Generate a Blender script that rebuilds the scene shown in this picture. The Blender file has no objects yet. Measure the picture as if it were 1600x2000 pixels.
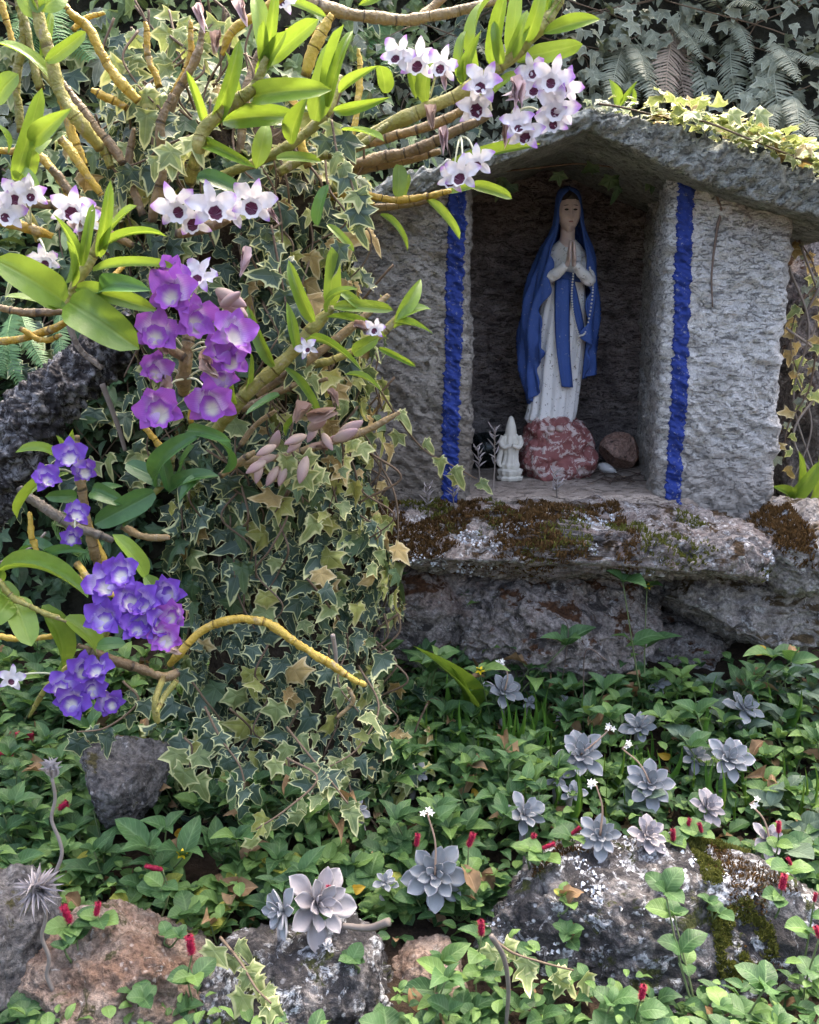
import bpy, bmesh, math, random
import numpy as np
from mathutils import Vector, Matrix
from mathutils.bvhtree import BVHTree

random.seed(11)
RNG = np.random.default_rng(11)
scene = bpy.context.scene
COL = scene.collection
rad = math.radians

# ------------------------------------------------------------------ camera
FPX = 1921.0                      # focal length in pixels of a 1600 x 2000 frame
PITCH = rad(11.8)
CAM = Vector((0.0, 0.0, 1.0))
cam_d = bpy.data.cameras.new("camera")
cam_d.sensor_fit = 'VERTICAL'
cam_d.sensor_height = 24.0
cam_d.lens = 24.0 * FPX / 2000.0
cam_d.clip_start = 0.02
cam_d.clip_end = 400.0
cam = bpy.data.objects.new("camera", cam_d)
COL.objects.link(cam)
cam.location = CAM
cam.rotation_euler = (rad(90) - PITCH, 0, 0)
scene.camera = cam

# ------------------------------------------------------------------ sky, sun, exposure
SUN_EL, SUN_AZ = rad(60), rad(22)          # azimuth measured from +Y (behind the shrine) towards +X
sun_dir = Vector((math.sin(SUN_AZ) * math.cos(SUN_EL), math.cos(SUN_AZ) * math.cos(SUN_EL), math.sin(SUN_EL)))
world = bpy.data.worlds.new("World")
scene.world = world
world.use_nodes = True
wn = world.node_tree
bg = wn.nodes.get("Background") or wn.nodes.new("ShaderNodeBackground")
sky = wn.nodes.new("ShaderNodeTexSky")
sky.sky_type = 'NISHITA'
sky.sun_disc = False
sky.sun_elevation = SUN_EL
sky.sun_rotation = SUN_AZ
sky.air_density = 1.0
sky.dust_density = 10.0
sky.ozone_density = 0.0
wn.links.new(sky.outputs[0], bg.inputs[0])
bg.inputs[1].default_value = 0.15
sun_l = bpy.data.lights.new("sun", 'SUN')
sun_l.energy = 1.5
sun_l.angle = rad(10)
sun_l.color = (1.0, 0.91, 0.74)
sun = bpy.data.objects.new("sun", sun_l)
COL.objects.link(sun)
sun.location = (1, 3, 6)
sun.rotation_euler = (-sun_dir).to_track_quat('-Z', 'Y').to_euler()
scene.view_settings.view_transform = 'Standard'
scene.view_settings.look = 'None'
scene.view_settings.gamma = 1.0
scene.view_settings.use_curve_mapping = False
scene.view_settings.exposure = 2.78
scene.render.engine = 'CYCLES'
scene.cycles.use_denoising = True
scene.cycles.max_bounces = 6
scene.cycles.transparent_max_bounces = 6
scene.cycles.sample_clamp_indirect = 4.0

# ------------------------------------------------------------------ helpers: placing
cp, sp_ = math.cos(PITCH), math.sin(PITCH)
FW = Vector((0, cp, -sp_)); UPV = Vector((0, sp_, cp)); RT = Vector((1, 0, 0))

def ray(u, v):
    return FW + RT * ((u - 800.0) / FPX) + UPV * ((1000.0 - v) / FPX)

def PY(u, v, Y):
    r = ray(u, v); return CAM + r * (Y / r.y)

def PZ(u, v, Z):
    r = ray(u, v); return CAM + r * ((Z - 1.0) / r.z)

def pxm(Y):
    """metres per photo pixel at distance Y"""
    return Y / FPX * 1.01

def lerp(a, b, t): return a + (b - a) * t

def interp(x, xs, ys):
    return float(np.interp(x, xs, ys))

# ------------------------------------------------------------------ helpers: noise (numpy gradient noise)
def _hash(ix, iy, iz, s):
    h = (ix * 374761393 + iy * 668265263 + iz * 2147483647 + s * 1274126177) & 0xffffffff
    h = ((h ^ (h >> 13)) * 1274126177) & 0xffffffff
    h = ((h ^ (h >> 16)) * 2246822519) & 0xffffffff
    return (h ^ (h >> 15)) & 0xffffffff

def pnoise(p, seed=0):
    p = np.asarray(p, dtype=np.float64)
    i = np.floor(p).astype(np.int64); f = p - i
    w = f * f * f * (f * (f * 6 - 15) + 10)
    out = np.zeros(len(p))
    for dx in (0, 1):
        for dy in (0, 1):
            for dz in (0, 1):
                h = _hash(i[:, 0] + dx, i[:, 1] + dy, i[:, 2] + dz, seed)
                gx = (h & 1023) / 511.5 - 1; gy = ((h >> 10) & 1023) / 511.5 - 1; gz = ((h >> 20) & 1023) / 511.5 - 1
                d = gx * (f[:, 0] - dx) + gy * (f[:, 1] - dy) + gz * (f[:, 2] - dz)
                wx = w[:, 0] if dx else 1 - w[:, 0]
                wy = w[:, 1] if dy else 1 - w[:, 1]
                wz = w[:, 2] if dz else 1 - w[:, 2]
                out += d * wx * wy * wz
    return out

def fbm(p, oct=4, seed=0, lac=2.1, gain=0.5, ridged=False):
    p = np.asarray(p, dtype=np.float64)
    a, tot = 1.0, np.zeros(len(p))
    for o in range(oct):
        n = pnoise(p, seed + o * 17)
        tot += a * ((0.35 - np.abs(n)) if ridged else n)
        p = p * lac + 3.7; a *= gain
    return tot

# ------------------------------------------------------------------ helpers: meshes and objects
def np_mesh(name, V, F, mat=None, smooth=True, attrs=None, rnd=None):
    """V (n,3); F (m,k) array of quads or tris, or list of such arrays"""
    V = np.ascontiguousarray(V, dtype=np.float32)
    Fs = F if isinstance(F, list) else [F]
    Fs = [np.asarray(f, dtype=np.int32) for f in Fs if len(f)]
    me = bpy.data.meshes.new(name)
    me.vertices.add(len(V)); me.vertices.foreach_set('co', V.ravel())
    nl = sum(f.size for f in Fs); npoly = sum(len(f) for f in Fs)
    me.loops.add(nl); me.polygons.add(npoly)
    me.loops.foreach_set('vertex_index', np.concatenate([f.ravel() for f in Fs]))
    starts, s = [], 0
    for f in Fs:
        k = f.shape[1]
        starts.append(np.arange(len(f)) * k + s); s += f.size
    me.polygons.foreach_set('loop_start', np.concatenate(starts).astype(np.int32))
    me.update(calc_edges=True)
    me.polygons.foreach_set('use_smooth', np.full(npoly, smooth))
    if attrs is not None:
        a = me.attributes.new('luv', 'FLOAT_VECTOR', 'POINT')
        a.data.foreach_set('vector', np.ascontiguousarray(attrs, dtype=np.float32).ravel())
    if rnd is not None:
        a = me.attributes.new('rnd', 'FLOAT', 'POINT')
        a.data.foreach_set('value', np.ascontiguousarray(rnd, dtype=np.float32))
    if mat: me.materials.append(mat)
    me.validate()
    return me

def obj(name, data, parent=None, M=None):
    o = bpy.data.objects.new(name, data)
    COL.objects.link(o)
    if parent is not None:
        o.parent = parent
        W = parent['_w'] if '_w' in parent else None
    if M is not None:
        if parent is not None:
            M = WINV[parent.name] @ M
        o.matrix_basis = M
    elif parent is not None:
        o.matrix_basis = WINV[parent.name]
    return o

WINV = {}
def thing(name, label, cat, loc=(0, 0, 0), group=None):
    o = bpy.data.objects.new(name, None)
    o.empty_display_size = 0.02
    COL.objects.link(o)
    o.location = loc
    o['label'] = label; o['category'] = cat
    if group: o['group'] = group
    WINV[o.name] = Matrix.Translation(-Vector(loc))
    return o

def reg(o, M):
    """let o (world matrix M) carry sub-parts"""
    WINV[o.name] = M.inverted()

def tag(o, label, cat, group=None):
    o['label'] = label; o['category'] = cat
    if group: o['group'] = group
    return o

def grid_faces(nr, nc, wrap=False):
    i = np.arange(nr - 1)[:, None]; j = np.arange(nc if wrap else nc - 1)[None, :]
    j2 = (j + 1) % nc
    return np.stack([i * nc + j, i * nc + j2, (i + 1) * nc + j2, (i + 1) * nc + j], -1).reshape(-1, 4)

def catmull(pts, n):
    P = np.array(pts, dtype=float)
    if len(P) == 2:
        t = np.linspace(0, 1, n)[:, None]
        return P[0] * (1 - t) + P[1] * t
    Q = np.vstack([2 * P[0] - P[1], P, 2 * P[-1] - P[-2]])
    seg = np.linspace(0, len(P) - 1 - 1e-6, n)
    k = seg.astype(int); t = (seg - k)[:, None]
    a, b, c, d = Q[k], Q[k + 1], Q[k + 2], Q[k + 3]
    return 0.5 * (2 * b + (c - a) * t + (2 * a - 5 * b + 4 * c - d) * t ** 2 + (3 * b - 3 * c + d - a) * t ** 3)

def tube_arrays(path, radii, ns=8, cap=True):
    path = np.asarray(path, dtype=float); n = len(path)
    radii = np.broadcast_to(np.asarray(radii, dtype=float), (n,))
    T = np.gradient(path, axis=0); T /= (np.linalg.norm(T, axis=1)[:, None] + 1e-12)
    ref = np.array([0, 0, 1.0]) if abs(T[0][2]) < 0.8 else np.array([0, 1.0, 0])
    N = np.zeros_like(path); v = ref
    for i in range(n):
        v = v - T[i] * v.dot(T[i]); v /= np.linalg.norm(v) + 1e-12; N[i] = v
    B = np.cross(T, N)
    a = np.linspace(0, 2 * math.pi, ns, endpoint=False)
    V = path[:, None, :] + radii[:, None, None] * (np.cos(a)[None, :, None] * N[:, None, :] + np.sin(a)[None, :, None] * B[:, None, :])
    V = V.reshape(-1, 3)
    F = grid_faces(n, ns, True)
    if cap:
        V = np.vstack([V, path[:1], path[-1:]])
        i = np.arange(ns); j = (i + 1) % ns
        c0 = np.stack([np.full(ns, n * ns), j, i], -1); c1 = np.stack([np.full(ns, n * ns + 1), (n - 1) * ns + i, (n - 1) * ns + j], -1)
        return V, [F, np.vstack([c0, c1])]
    return V, [F]

def join_arrays(parts):
    Vs, Q, T, off = [], [], [], 0
    for V, Fs in parts:
        for f in (Fs if isinstance(Fs, list) else [Fs]):
            f = np.asarray(f)
            (Q if f.shape[1] == 4 else T).append(f + off)
        Vs.append(V); off += len(V)
    out = []
    if Q: out.append(np.vstack(Q))
    if T: out.append(np.vstack(T))
    return np.vstack(Vs), out

def tube_mesh(name, pts, radii, mat, ns=8, n=None, attrs=False):
    n = n or max(8, len(pts) * 5)
    path = catmull(pts, n)
    r = np.interp(np.linspace(0, 1, n), np.linspace(0, 1, len(np.atleast_1d(radii))), np.atleast_1d(radii))
    V, F = tube_arrays(path, r, ns)
    return np_mesh(name, V, F, mat)

_ico = {}
def ico(sub):
    if sub not in _ico:
        bm = bmesh.new(); bmesh.ops.create_icosphere(bm, subdivisions=sub, radius=1)
        bm.verts.ensure_lookup_table()
        V = np.array([v.co[:] for v in bm.verts]); F = np.array([[v.index for v in f.verts] for f in bm.faces])
        bm.free(); _ico[sub] = (V, F)
    return _ico[sub]

def frame_matrix(base, tip, nrm, width, zscale=None):
    base = Vector(base); y = Vector(tip) - base; L = y.length
    y = y / max(L, 1e-9)
    n = Vector(nrm); z = n - y * n.dot(y)
    if z.length < 1e-4: z = y.orthogonal()
    z.normalize(); x = y.cross(z)
    zs = L if zscale is None else zscale
    M = Matrix((
        (x.x * width, y.x * L, z.x * zs, base.x),
        (x.y * width, y.y * L, z.y * zs, base.y),
        (x.z * width, y.z * L, z.z * zs, base.z),
        (0, 0, 0, 1)))
    return M

def scatter(name, meshes, Ms, mat, rnds=None):
    """one joined mesh from (V,F,attr) templates and matrices (k, M)"""
    Vs, As, Rs, Q, T, off = [], [], [], [], [], 0
    by = {}
    for k, M in Ms: by.setdefault(k, []).append(M)
    for k, L in by.items():
        V, Fs, A = meshes[k]
        Mm = np.array(L)                                   # (n,4,4)
        W = np.einsum('nij,vj->nvi', Mm[:, :3, :3], V) + Mm[:, None, :3, 3]
        n, nv = len(L), len(V)
        Vs.append(W.reshape(-1, 3)); As.append(np.tile(A, (n, 1)))
        Rs.append(np.repeat(RNG.random(n), nv))
        o = off + np.arange(n)[:, None, None] * nv
        for f in Fs:
            g = (f[None] + o).reshape(-1, f.shape[1])
            (Q if f.shape[1] == 4 else T).append(g)
        off += n * nv
    F = []
    if Q: F.append(np.vstack(Q))
    if T: F.append(np.vstack(T))
    return np_mesh(name, np.vstack(Vs), F, mat, True, np.vstack(As), np.concatenate(Rs))

# ------------------------------------------------------------------ helpers: materials
class NB:
    def __init__(s, name):
        s.m = bpy.data.materials.new(name); s.m.use_nodes = True
        s.t = s.m.node_tree; s.t.nodes.clear()
        s.out = s.t.nodes.new("ShaderNodeOutputMaterial")
    def n(s, typ, **kw):
        nd = s.t.nodes.new("ShaderNode" + typ)
        for k, v in kw.items(): setattr(nd, k, v)
        return nd
    def set(s, sock, v):
        if isinstance(v, bpy.types.NodeSocket): s.t.links.new(v, sock)
        elif v is not None:
            if isinstance(v, (tuple, list)) and len(v) == 3 and sock.type == 'RGBA': v = (*v, 1)
            sock.default_value = v
    def math(s, op, a, b=None, clamp=False):
        nd = s.n("Math", operation=op, use_clamp=clamp); s.set(nd.inputs[0], a)
        if b is not None: s.set(nd.inputs[1], b)
        return nd.outputs[0]
    def mix(s, f, a, b, mode='MIX'):
        nd = s.n("MixRGB", blend_type=mode); s.set(nd.inputs[0], f); s.set(nd.inputs[1], a); s.set(nd.inputs[2], b)
        return nd.outputs[0]
    def noise(s, scale, detail=5, rough=0.6, vec=None, dist=0.0):
        nd = s.n("TexNoise"); s.set(nd.inputs['Scale'], scale); s.set(nd.inputs['Detail'], detail)
        s.set(nd.inputs['Roughness'], rough); s.set(nd.inputs['Distortion'], dist)
        if vec is not None: s.set(nd.inputs['Vector'], vec)
        return nd.outputs[0]
    def voro(s, scale, vec=None, feat='F1'):
        nd = s.n("TexVoronoi", feature=feat); s.set(nd.inputs['Scale'], scale)
        if vec is not None: s.set(nd.inputs['Vector'], vec)
        return nd.outputs['Distance']
    def step(s, v, lo, hi):
        nd = s.n("MapRange", interpolation_type='SMOOTHSTEP'); s.set(nd.inputs[0], v)
        s.set(nd.inputs[1], lo); s.set(nd.inputs[2], hi)
        return nd.outputs[0]
    def coord(s, mapping=None):
        c = s.n("TexCoord").outputs['Object']
        if mapping:
            mp = s.n("Mapping"); s.set(mp.inputs['Vector'], c); s.set(mp.inputs['Scale'], mapping[0])
            if len(mapping) > 1: s.set(mp.inputs['Rotation'], mapping[1])
            c = mp.outputs[0]
        return c
    def pos(s): return s.n("NewGeometry").outputs['Position']
    def bump(s, h, strength=0.5, dist=0.01):
        nd = s.n("Bump"); s.set(nd.inputs['Strength'], strength); s.set(nd.inputs['Distance'], dist); s.set(nd.inputs['Height'], h)
        return nd.outputs[0]
    def bsdf(s, col, rough=0.7, spec=0.3, nrm=None, **kw):
        nd = s.n("BsdfPrincipled"); s.set(nd.inputs['Base Color'], col); s.set(nd.inputs['Roughness'], rough)
        s.set(nd.inputs['Specular IOR Level'], spec)
        if nrm is not None: s.set(nd.inputs['Normal'], nrm)
        for k, v in kw.items(): s.set(nd.inputs[k], v)
        return nd.outputs[0]
    def done(s, sh):
        s.t.links.new(sh, s.out.inputs[0]); return s.m

def leaf_mat(name, c1, c2, rough=0.42, spec=0.5, transl=0.3, vein=0.35, veincol=None, rim=None, rimedge=(0.45, 0.75), nveins=0, mottled=0.3, tcol=None, dust=0.0):
    b = NB(name)
    a = b.n("Attribute", attribute_name='luv'); sep = b.n("SeparateXYZ"); b.set(sep.inputs[0], a.outputs['Vector'])
    rn = b.n("Attribute", attribute_name='rnd').outputs['Fac']
    oi = b.n("ObjectInfo").outputs['Random']
    r = b.math('FRACT', b.math('ADD', rn, oi))
    pos = b.pos()
    col = b.mix(r, c1, c2)
    nz = b.noise(55, 4, 0.65, pos)
    col = b.mix(b.math('MULTIPLY', b.step(nz, 0.35, 0.7), mottled), col, tuple(min(1, x * 1.9 + 0.01) for x in c2))
    ax = b.math('ABSOLUTE', sep.outputs[0])
    veinm = b.math('SUBTRACT', 1.0, b.step(ax, 0.02, 0.14))
    vc = veincol or tuple(min(1, x * 2.0 + 0.03) for x in c2)
    col = b.mix(b.math('MULTIPLY', veinm, vein), col, vc)
    h = veinm
    if nveins:
        wv = b.math('FRACT', b.math('SUBTRACT', b.math('MULTIPLY', sep.outputs[1], float(nveins)), b.math('MULTIPLY', ax, 1.8)))
        sv = b.math('SUBTRACT', 1.0, b.step(b.math('ABSOLUTE', b.math('SUBTRACT', wv, 0.5)), 0.03, 0.16))
        col = b.mix(b.math('MULTIPLY', sv, vein * 0.5), col, vc)
        h = b.math('ADD', veinm, sv)
    if rim:
        e = b.math('ADD', sep.outputs[2], b.math('MULTIPLY', b.math('SUBTRACT', b.noise(38, 3, 0.6, pos), 0.5), 1.1))
        e = b.math('ADD', e, b.math('MULTIPLY', b.math('SUBTRACT', r, 0.55), 0.35))
        col = b.mix(b.step(e, rimedge[0], rimedge[1]), col, rim)
    if dust:
        col = b.mix(dust, col, (0.32, 0.34, 0.34))
    bmp = b.bump(b.math('ADD', b.math('MULTIPLY', h, -0.6), nz), 0.35, 0.004)
    p = b.bsdf(col, rough, spec, bmp)
    if transl > 0:
        tr = b.n("BsdfTranslucent"); b.set(tr.inputs[0], b.mix(0.35, col, tcol or (0.35, 0.42, 0.05)))
        mx = b.n("MixShader"); b.set(mx.inputs[0], transl); b.set(mx.inputs[1], p); b.set(mx.inputs[2], tr.outputs[0])
        p = mx.outputs[0]
    return b.done(p)

def rock_mat(name, c1, c2, lichen=0.4, lichcol=(0.55, 0.56, 0.58), dark=0.4, moss=0.0, mosscol=(0.05, 0.045, 0.02), rust=0.0, seed=0.0, bumpd=0.012, dirt=None):
    b = NB(name)
    pos = b.pos()
    v = b.n("VectorMath", operation='ADD'); b.set(v.inputs[0], pos); b.set(v.inputs[1], (seed, seed * 1.7, -seed)); pos = v.outputs[0]
    nbig = b.noise(9, 5, 0.65, pos, 0.4); nmid = b.noise(32, 6, 0.7, pos, 0.3); nf = b.noise(140, 5, 0.7, pos)
    col = b.mix(b.step(nmid, 0.32, 0.68), c1, c2)
    if rust > 0:
        col = b.mix(b.math('MULTIPLY', b.step(b.noise(14, 4, 0.6, pos, 0.8), 0.5, 0.68), rust), col, (0.21, 0.085, 0.055))
    if dirt:
        col = b.mix(b.math('MULTIPLY', b.step(nbig, 0.42, 0.62), 0.8), col, dirt)
    dk = b.math('MULTIPLY', b.step(b.noise(17, 6, 0.75, pos, 0.6), 0.60 - 0.2 * dark, 0.72 - 0.2 * dark), b.step(nf, 0.25, 0.5))
    col = b.mix(b.math('MULTIPLY', dk, 0.88), col, (0.028, 0.026, 0.028))
    li = b.math('MULTIPLY', b.step(b.noise(24, 5, 0.7, pos, 0.9), 0.66 - 0.17 * lichen, 0.72 - 0.17 * lichen), b.step(nf, 0.30, 0.55))
    col = b.mix(b.math('MULTIPLY', li, 0.85), col, lichcol)
    sp = b.math('MULTIPLY', b.math('SUBTRACT', 1.0, b.step(b.voro(60, pos), 0.12, 0.24)), b.step(nbig, 0.40, 0.6))
    col = b.mix(b.math('MULTIPLY', sp, 0.8 * min(1, lichen * 1.6)), col, tuple(x * 0.9 for x in lichcol))
    if moss > 0:
        g = b.n("SeparateXYZ"); b.set(g.inputs[0], b.n("NewGeometry").outputs['Normal'])
        mm = b.math('MULTIPLY', b.step(b.noise(12, 5, 0.7, pos, 0.5), 0.60 - 0.25 * moss, 0.66 - 0.25 * moss), b.step(g.outputs[2], 0.0, 0.5))
        col = b.mix(mm, col, b.mix(nf, mosscol, tuple(x * 1.9 for x in mosscol)))
    col = b.mix(0.75, col, b.mix(b.step(nf, 0.25, 0.75), (0.25, 0.25, 0.25), (1.75, 1.75, 1.75)), 'MULTIPLY')
    h = b.math('ADD', b.math('MULTIPLY', nmid, 1.0), b.math('MULTIPLY', nf, 0.45))
    h = b.math('ADD', h, b.math('MULTIPLY', li, 0.15))
    return b.done(b.bsdf(col, 0.88, 0.25, b.bump(h, 1.0, bumpd * 1.5)))

# --- stone, plaster, bark, soil
def plaster_mat(name, c1, c2, stain=(0.12, 0.10, 0.085), st=0.35, bumpd=0.01, low=None):
    b = NB(name); pos = b.pos()
    mp = b.n("Mapping"); b.set(mp.inputs['Vector'], pos); b.set(mp.inputs['Rotation'], (0, rad(38), 0)); b.set(mp.inputs['Scale'], (0.55, 1, 1.5))
    nb = b.noise(7, 5, 0.65, pos, 0.5); nm = b.noise(30, 6, 0.68, mp.outputs[0], 0.5); nf = b.noise(150, 5, 0.7, pos)
    col = b.mix(b.step(nm, 0.3, 0.7), c1, c2)
    col = b.mix(b.math('MULTIPLY', b.step(nb, 0.5, 0.72), st), col, stain)
    pit = b.math('MULTIPLY', b.step(b.noise(70, 6, 0.85, mp.outputs[0], 1.1), 0.53, 0.62), 0.62)
    col = b.mix(pit, col, tuple(x * 0.3 for x in c1))
    col = b.mix(0.7, col, b.mix(b.step(b.noise(260, 4, 0.75, pos), 0.3, 0.7), (0.6, 0.6, 0.6), (1.3, 1.3, 1.3)), 'MULTIPLY')
    if low:
        sx = b.n("SeparateXYZ"); b.set(sx.inputs[0], pos)
        zz = b.math('ADD', sx.outputs[2], b.math('MULTIPLY', b.math('SUBTRACT', nb, 0.5), 0.35))
        col = b.mix(b.math('MULTIPLY', b.math('SUBTRACT', 1.0, b.step(zz, low[0], low[1])), 0.75), col, low[2])
    h = b.math('ADD', b.math('ADD', nm, b.math('MULTIPLY', nf, 0.35)), b.math('MULTIPLY', pit, -0.8))
    return b.done(b.bsdf(col, 0.92, 0.2, b.bump(h, 1.0, bumpd * 1.4)))

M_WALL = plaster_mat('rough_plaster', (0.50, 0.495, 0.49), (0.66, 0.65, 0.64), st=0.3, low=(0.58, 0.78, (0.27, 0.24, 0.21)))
M_WALL_L = plaster_mat('shade_toned_stained_plaster', (0.30, 0.28, 0.26), (0.42, 0.40, 0.37), (0.16, 0.13, 0.10), 0.6, low=(0.62, 0.95, (0.20, 0.17, 0.14)))  # darker tone paints in the left wall's shade; low brown is stain
M_BACK = plaster_mat('mottled_niche_plaster', (0.20, 0.17, 0.17), (0.42, 0.37, 0.36), (0.07, 0.06, 0.065), 0.6, 0.014)  # darker, mottled plaster for the niche back wall
M_ROOF = plaster_mat('weathered_mortar', (0.27, 0.285, 0.26), (0.43, 0.44, 0.42), (0.10, 0.115, 0.085), 0.55)
M_FLOOR = plaster_mat('dusty_mortar_floor', (0.34, 0.28, 0.235), (0.44, 0.37, 0.32), (0.16, 0.12, 0.10), 0.4, 0.006)

def paint_mat(name, c1, c2, under, chips=0.25, rough=0.6, scale=60, lo=0.6):
    b = NB(name); pos = b.pos()
    nf = b.noise(scale, 5, 0.75, pos, 0.6); nb = b.noise(20, 4, 0.6, pos)
    col = b.mix(nb, c1, c2)
    col = b.mix(b.math('MULTIPLY', b.step(nf, lo, lo + 0.06), min(1, chips * 4)), col, under)
    h = b.math('ADD', nf, b.math('MULTIPLY', b.noise(180, 4, 0.7, pos), 0.4))
    return b.done(b.bsdf(col, rough, 0.35, b.bump(h, 0.6, 0.004)))

M_STRIPE = paint_mat('blue_wall_paint', (0.011, 0.028, 0.17), (0.020, 0.046, 0.25), (0.24, 0.25, 0.30), 0.2, 0.8, 120, 0.585)
M_MANTLE = paint_mat('blue_statue_paint', (0.030, 0.070, 0.26), (0.050, 0.11, 0.36), (0.34, 0.37, 0.43), 0.25, 0.6, 120, 0.62)
M_DRESS = paint_mat('chipped_white_paint', (0.70, 0.70, 0.71), (0.82, 0.82, 0.82), (0.13, 0.115, 0.11), 0.25, 0.55, 110, 0.585)
M_SKIN = paint_mat('faded_flesh_paint', (0.56, 0.44, 0.41), (0.63, 0.50, 0.47), (0.22, 0.16, 0.15), 0.15, 0.55, 120, 0.68)
M_HAIR = paint_mat('dark_hair_paint', (0.028, 0.022, 0.02), (0.045, 0.035, 0.03), (0.1, 0.08, 0.07), 0.1, 0.6)
M_LIP = paint_mat('lip_paint', (0.30, 0.12, 0.11), (0.33, 0.14, 0.13), (0.25, 0.15, 0.14), 0.1, 0.5)
M_PLINTH = paint_mat('flaking_red_paint', (0.19, 0.065, 0.065), (0.27, 0.10, 0.095), (0.58, 0.48, 0.46), 0.22, 0.65, 38, 0.505)
M_IVORY = paint_mat('ivory_ceramic', (0.62, 0.59, 0.52), (0.70, 0.67, 0.60), (0.40, 0.36, 0.30), 0.1, 0.45, 90, 0.68)
M_BEAD = paint_mat('bead_white', (0.62, 0.61, 0.58), (0.7, 0.69, 0.66), (0.3, 0.27, 0.25), 0.1, 0.4)
M_SHELL = paint_mat('shell_white', (0.62, 0.60, 0.60), (0.72, 0.70, 0.70), (0.35, 0.3, 0.3), 0.1, 0.35)

M_LEDGE = rock_mat('ledge_rock', (0.20, 0.17, 0.16), (0.36, 0.32, 0.30), 0.75, (0.58, 0.57, 0.58), 0.4, 0.35, (0.045, 0.028, 0.014), rust=0.25)
M_BOULDER = rock_mat('brown_boulder', (0.19, 0.165, 0.155), (0.38, 0.335, 0.315), 0.5, (0.52, 0.50, 0.50), 0.5, 0.25, (0.06, 0.028, 0.014), rust=0.25, seed=3.1)  # grey-brown stone with rust and moss patches
M_BOULDER2 = rock_mat('pale_boulder', (0.20, 0.18, 0.17), (0.38, 0.35, 0.33), 0.6, (0.55, 0.54, 0.54), 0.3, 0.3, (0.05, 0.035, 0.018), rust=0.1, seed=5.7)
M_FRONT = rock_mat('lichen_front_rock', (0.11, 0.10, 0.10), (0.27, 0.25, 0.24), 0.8, (0.62, 0.63, 0.66), 1.0, 0.15, (0.035, 0.04, 0.012), rust=0.0, seed=8.3)
M_EARTHY = rock_mat('earthy_rock', (0.22, 0.16, 0.125), (0.42, 0.33, 0.27), 0.3, (0.62, 0.58, 0.54), 0.15, 0.05, rust=0.25, seed=12.2, dirt=(0.17, 0.095, 0.06))
M_DARKROCK = rock_mat('dark_rock', (0.085, 0.078, 0.078), (0.20, 0.19, 0.185), 0.35, (0.42, 0.42, 0.43), 0.5, 0.1, seed=15.5)
M_PINKROCK = rock_mat('pinkish_stone', (0.33, 0.20, 0.16), (0.45, 0.30, 0.25), 0.15, (0.5, 0.45, 0.42), 0.1, 0.0, rust=0.4, seed=20.0, bumpd=0.004)

def bark_mat():
    b = NB('lichen_bark'); c = b.pos()
    nf = b.noise(70, 6, 0.75, c, 0.6); v = b.voro(45, c)
    col = b.mix(b.step(nf, 0.3, 0.7), (0.018, 0.016, 0.018), (0.10, 0.095, 0.10))
    col = b.mix(b.math('MULTIPLY', b.step(b.noise(26, 6, 0.75, c, 0.9), 0.47, 0.58), b.step(nf, 0.38, 0.55)), col, (0.34, 0.34, 0.36))
    return b.done(b.bsdf(col, 0.9, 0.2, b.bump(b.math('ADD', nf, v), 1.0, 0.014)))
M_BARK = bark_mat()

def soil_mat(name, c1, c2):
    b = NB(name); c = b.pos()
    n1 = b.noise(25, 6, 0.7, c); n2 = b.noise(160, 4, 0.7, c)
    return b.done(b.bsdf(b.mix(b.step(n1, 0.3, 0.7), c1, c2), 0.95, 0.15, b.bump(b.math('ADD', n1, b.math('MULTIPLY', n2, 0.4)), 0.8, 0.02)))
M_SOIL = soil_mat('dark_soil', (0.018, 0.013, 0.010), (0.055, 0.038, 0.026))
M_HILL = soil_mat('bank_soil', (0.015, 0.016, 0.012), (0.05, 0.047, 0.035))

# --- leaves
M_IVY = leaf_mat('ivy_leaf', (0.024, 0.050, 0.036), (0.060, 0.100, 0.072), 0.48, 0.4, 0.20, 0.30, (0.22, 0.28, 0.2), rim=(0.56, 0.58, 0.30), rimedge=(0.50, 0.80), mottled=0.18, tcol=(0.3, 0.4, 0.08))
M_IVY_PALE = leaf_mat('pale_ivy_leaf', (0.10, 0.15, 0.065), (0.24, 0.29, 0.10), 0.5, 0.4, 0.3, 0.3, (0.4, 0.45, 0.25), rim=(0.60, 0.60, 0.30), rimedge=(0.32, 0.70), tcol=(0.5, 0.55, 0.12))
M_IVY_DRY = leaf_mat('dry_ivy_leaf', (0.20, 0.13, 0.045), (0.38, 0.29, 0.12), 0.6, 0.3, 0.25, 0.3, (0.45, 0.35, 0.2), rim=(0.55, 0.46, 0.26), rimedge=(0.4, 0.8), tcol=(0.5, 0.35, 0.1))
M_IVY_GREY = leaf_mat('bank_ivy_leaf', (0.14, 0.16, 0.115), (0.26, 0.28, 0.21), 0.5, 0.4, 0.2, 0.3, rim=(0.45, 0.48, 0.38), rimedge=(0.55, 0.9), tcol=(0.3, 0.35, 0.2))
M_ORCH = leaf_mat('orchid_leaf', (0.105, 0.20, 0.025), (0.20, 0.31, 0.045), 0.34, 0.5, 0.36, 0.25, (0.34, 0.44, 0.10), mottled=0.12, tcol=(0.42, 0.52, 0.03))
M_ORCH_DK = leaf_mat('orchid_leaf_painted_shade', (0.035, 0.105, 0.03), (0.075, 0.17, 0.045), 0.36, 0.5, 0.25, 0.25, (0.16, 0.27, 0.09), mottled=0.12, tcol=(0.2, 0.4, 0.03))  # darker green copy of the orchid leaf, shade painted into the colour
M_GREEN = leaf_mat('ground_leaf', (0.022, 0.062, 0.022), (0.060, 0.130, 0.040), 0.5, 0.35, 0.25, 0.4, (0.19, 0.30, 0.13), nveins=7, tcol=(0.2, 0.4, 0.05))
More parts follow.
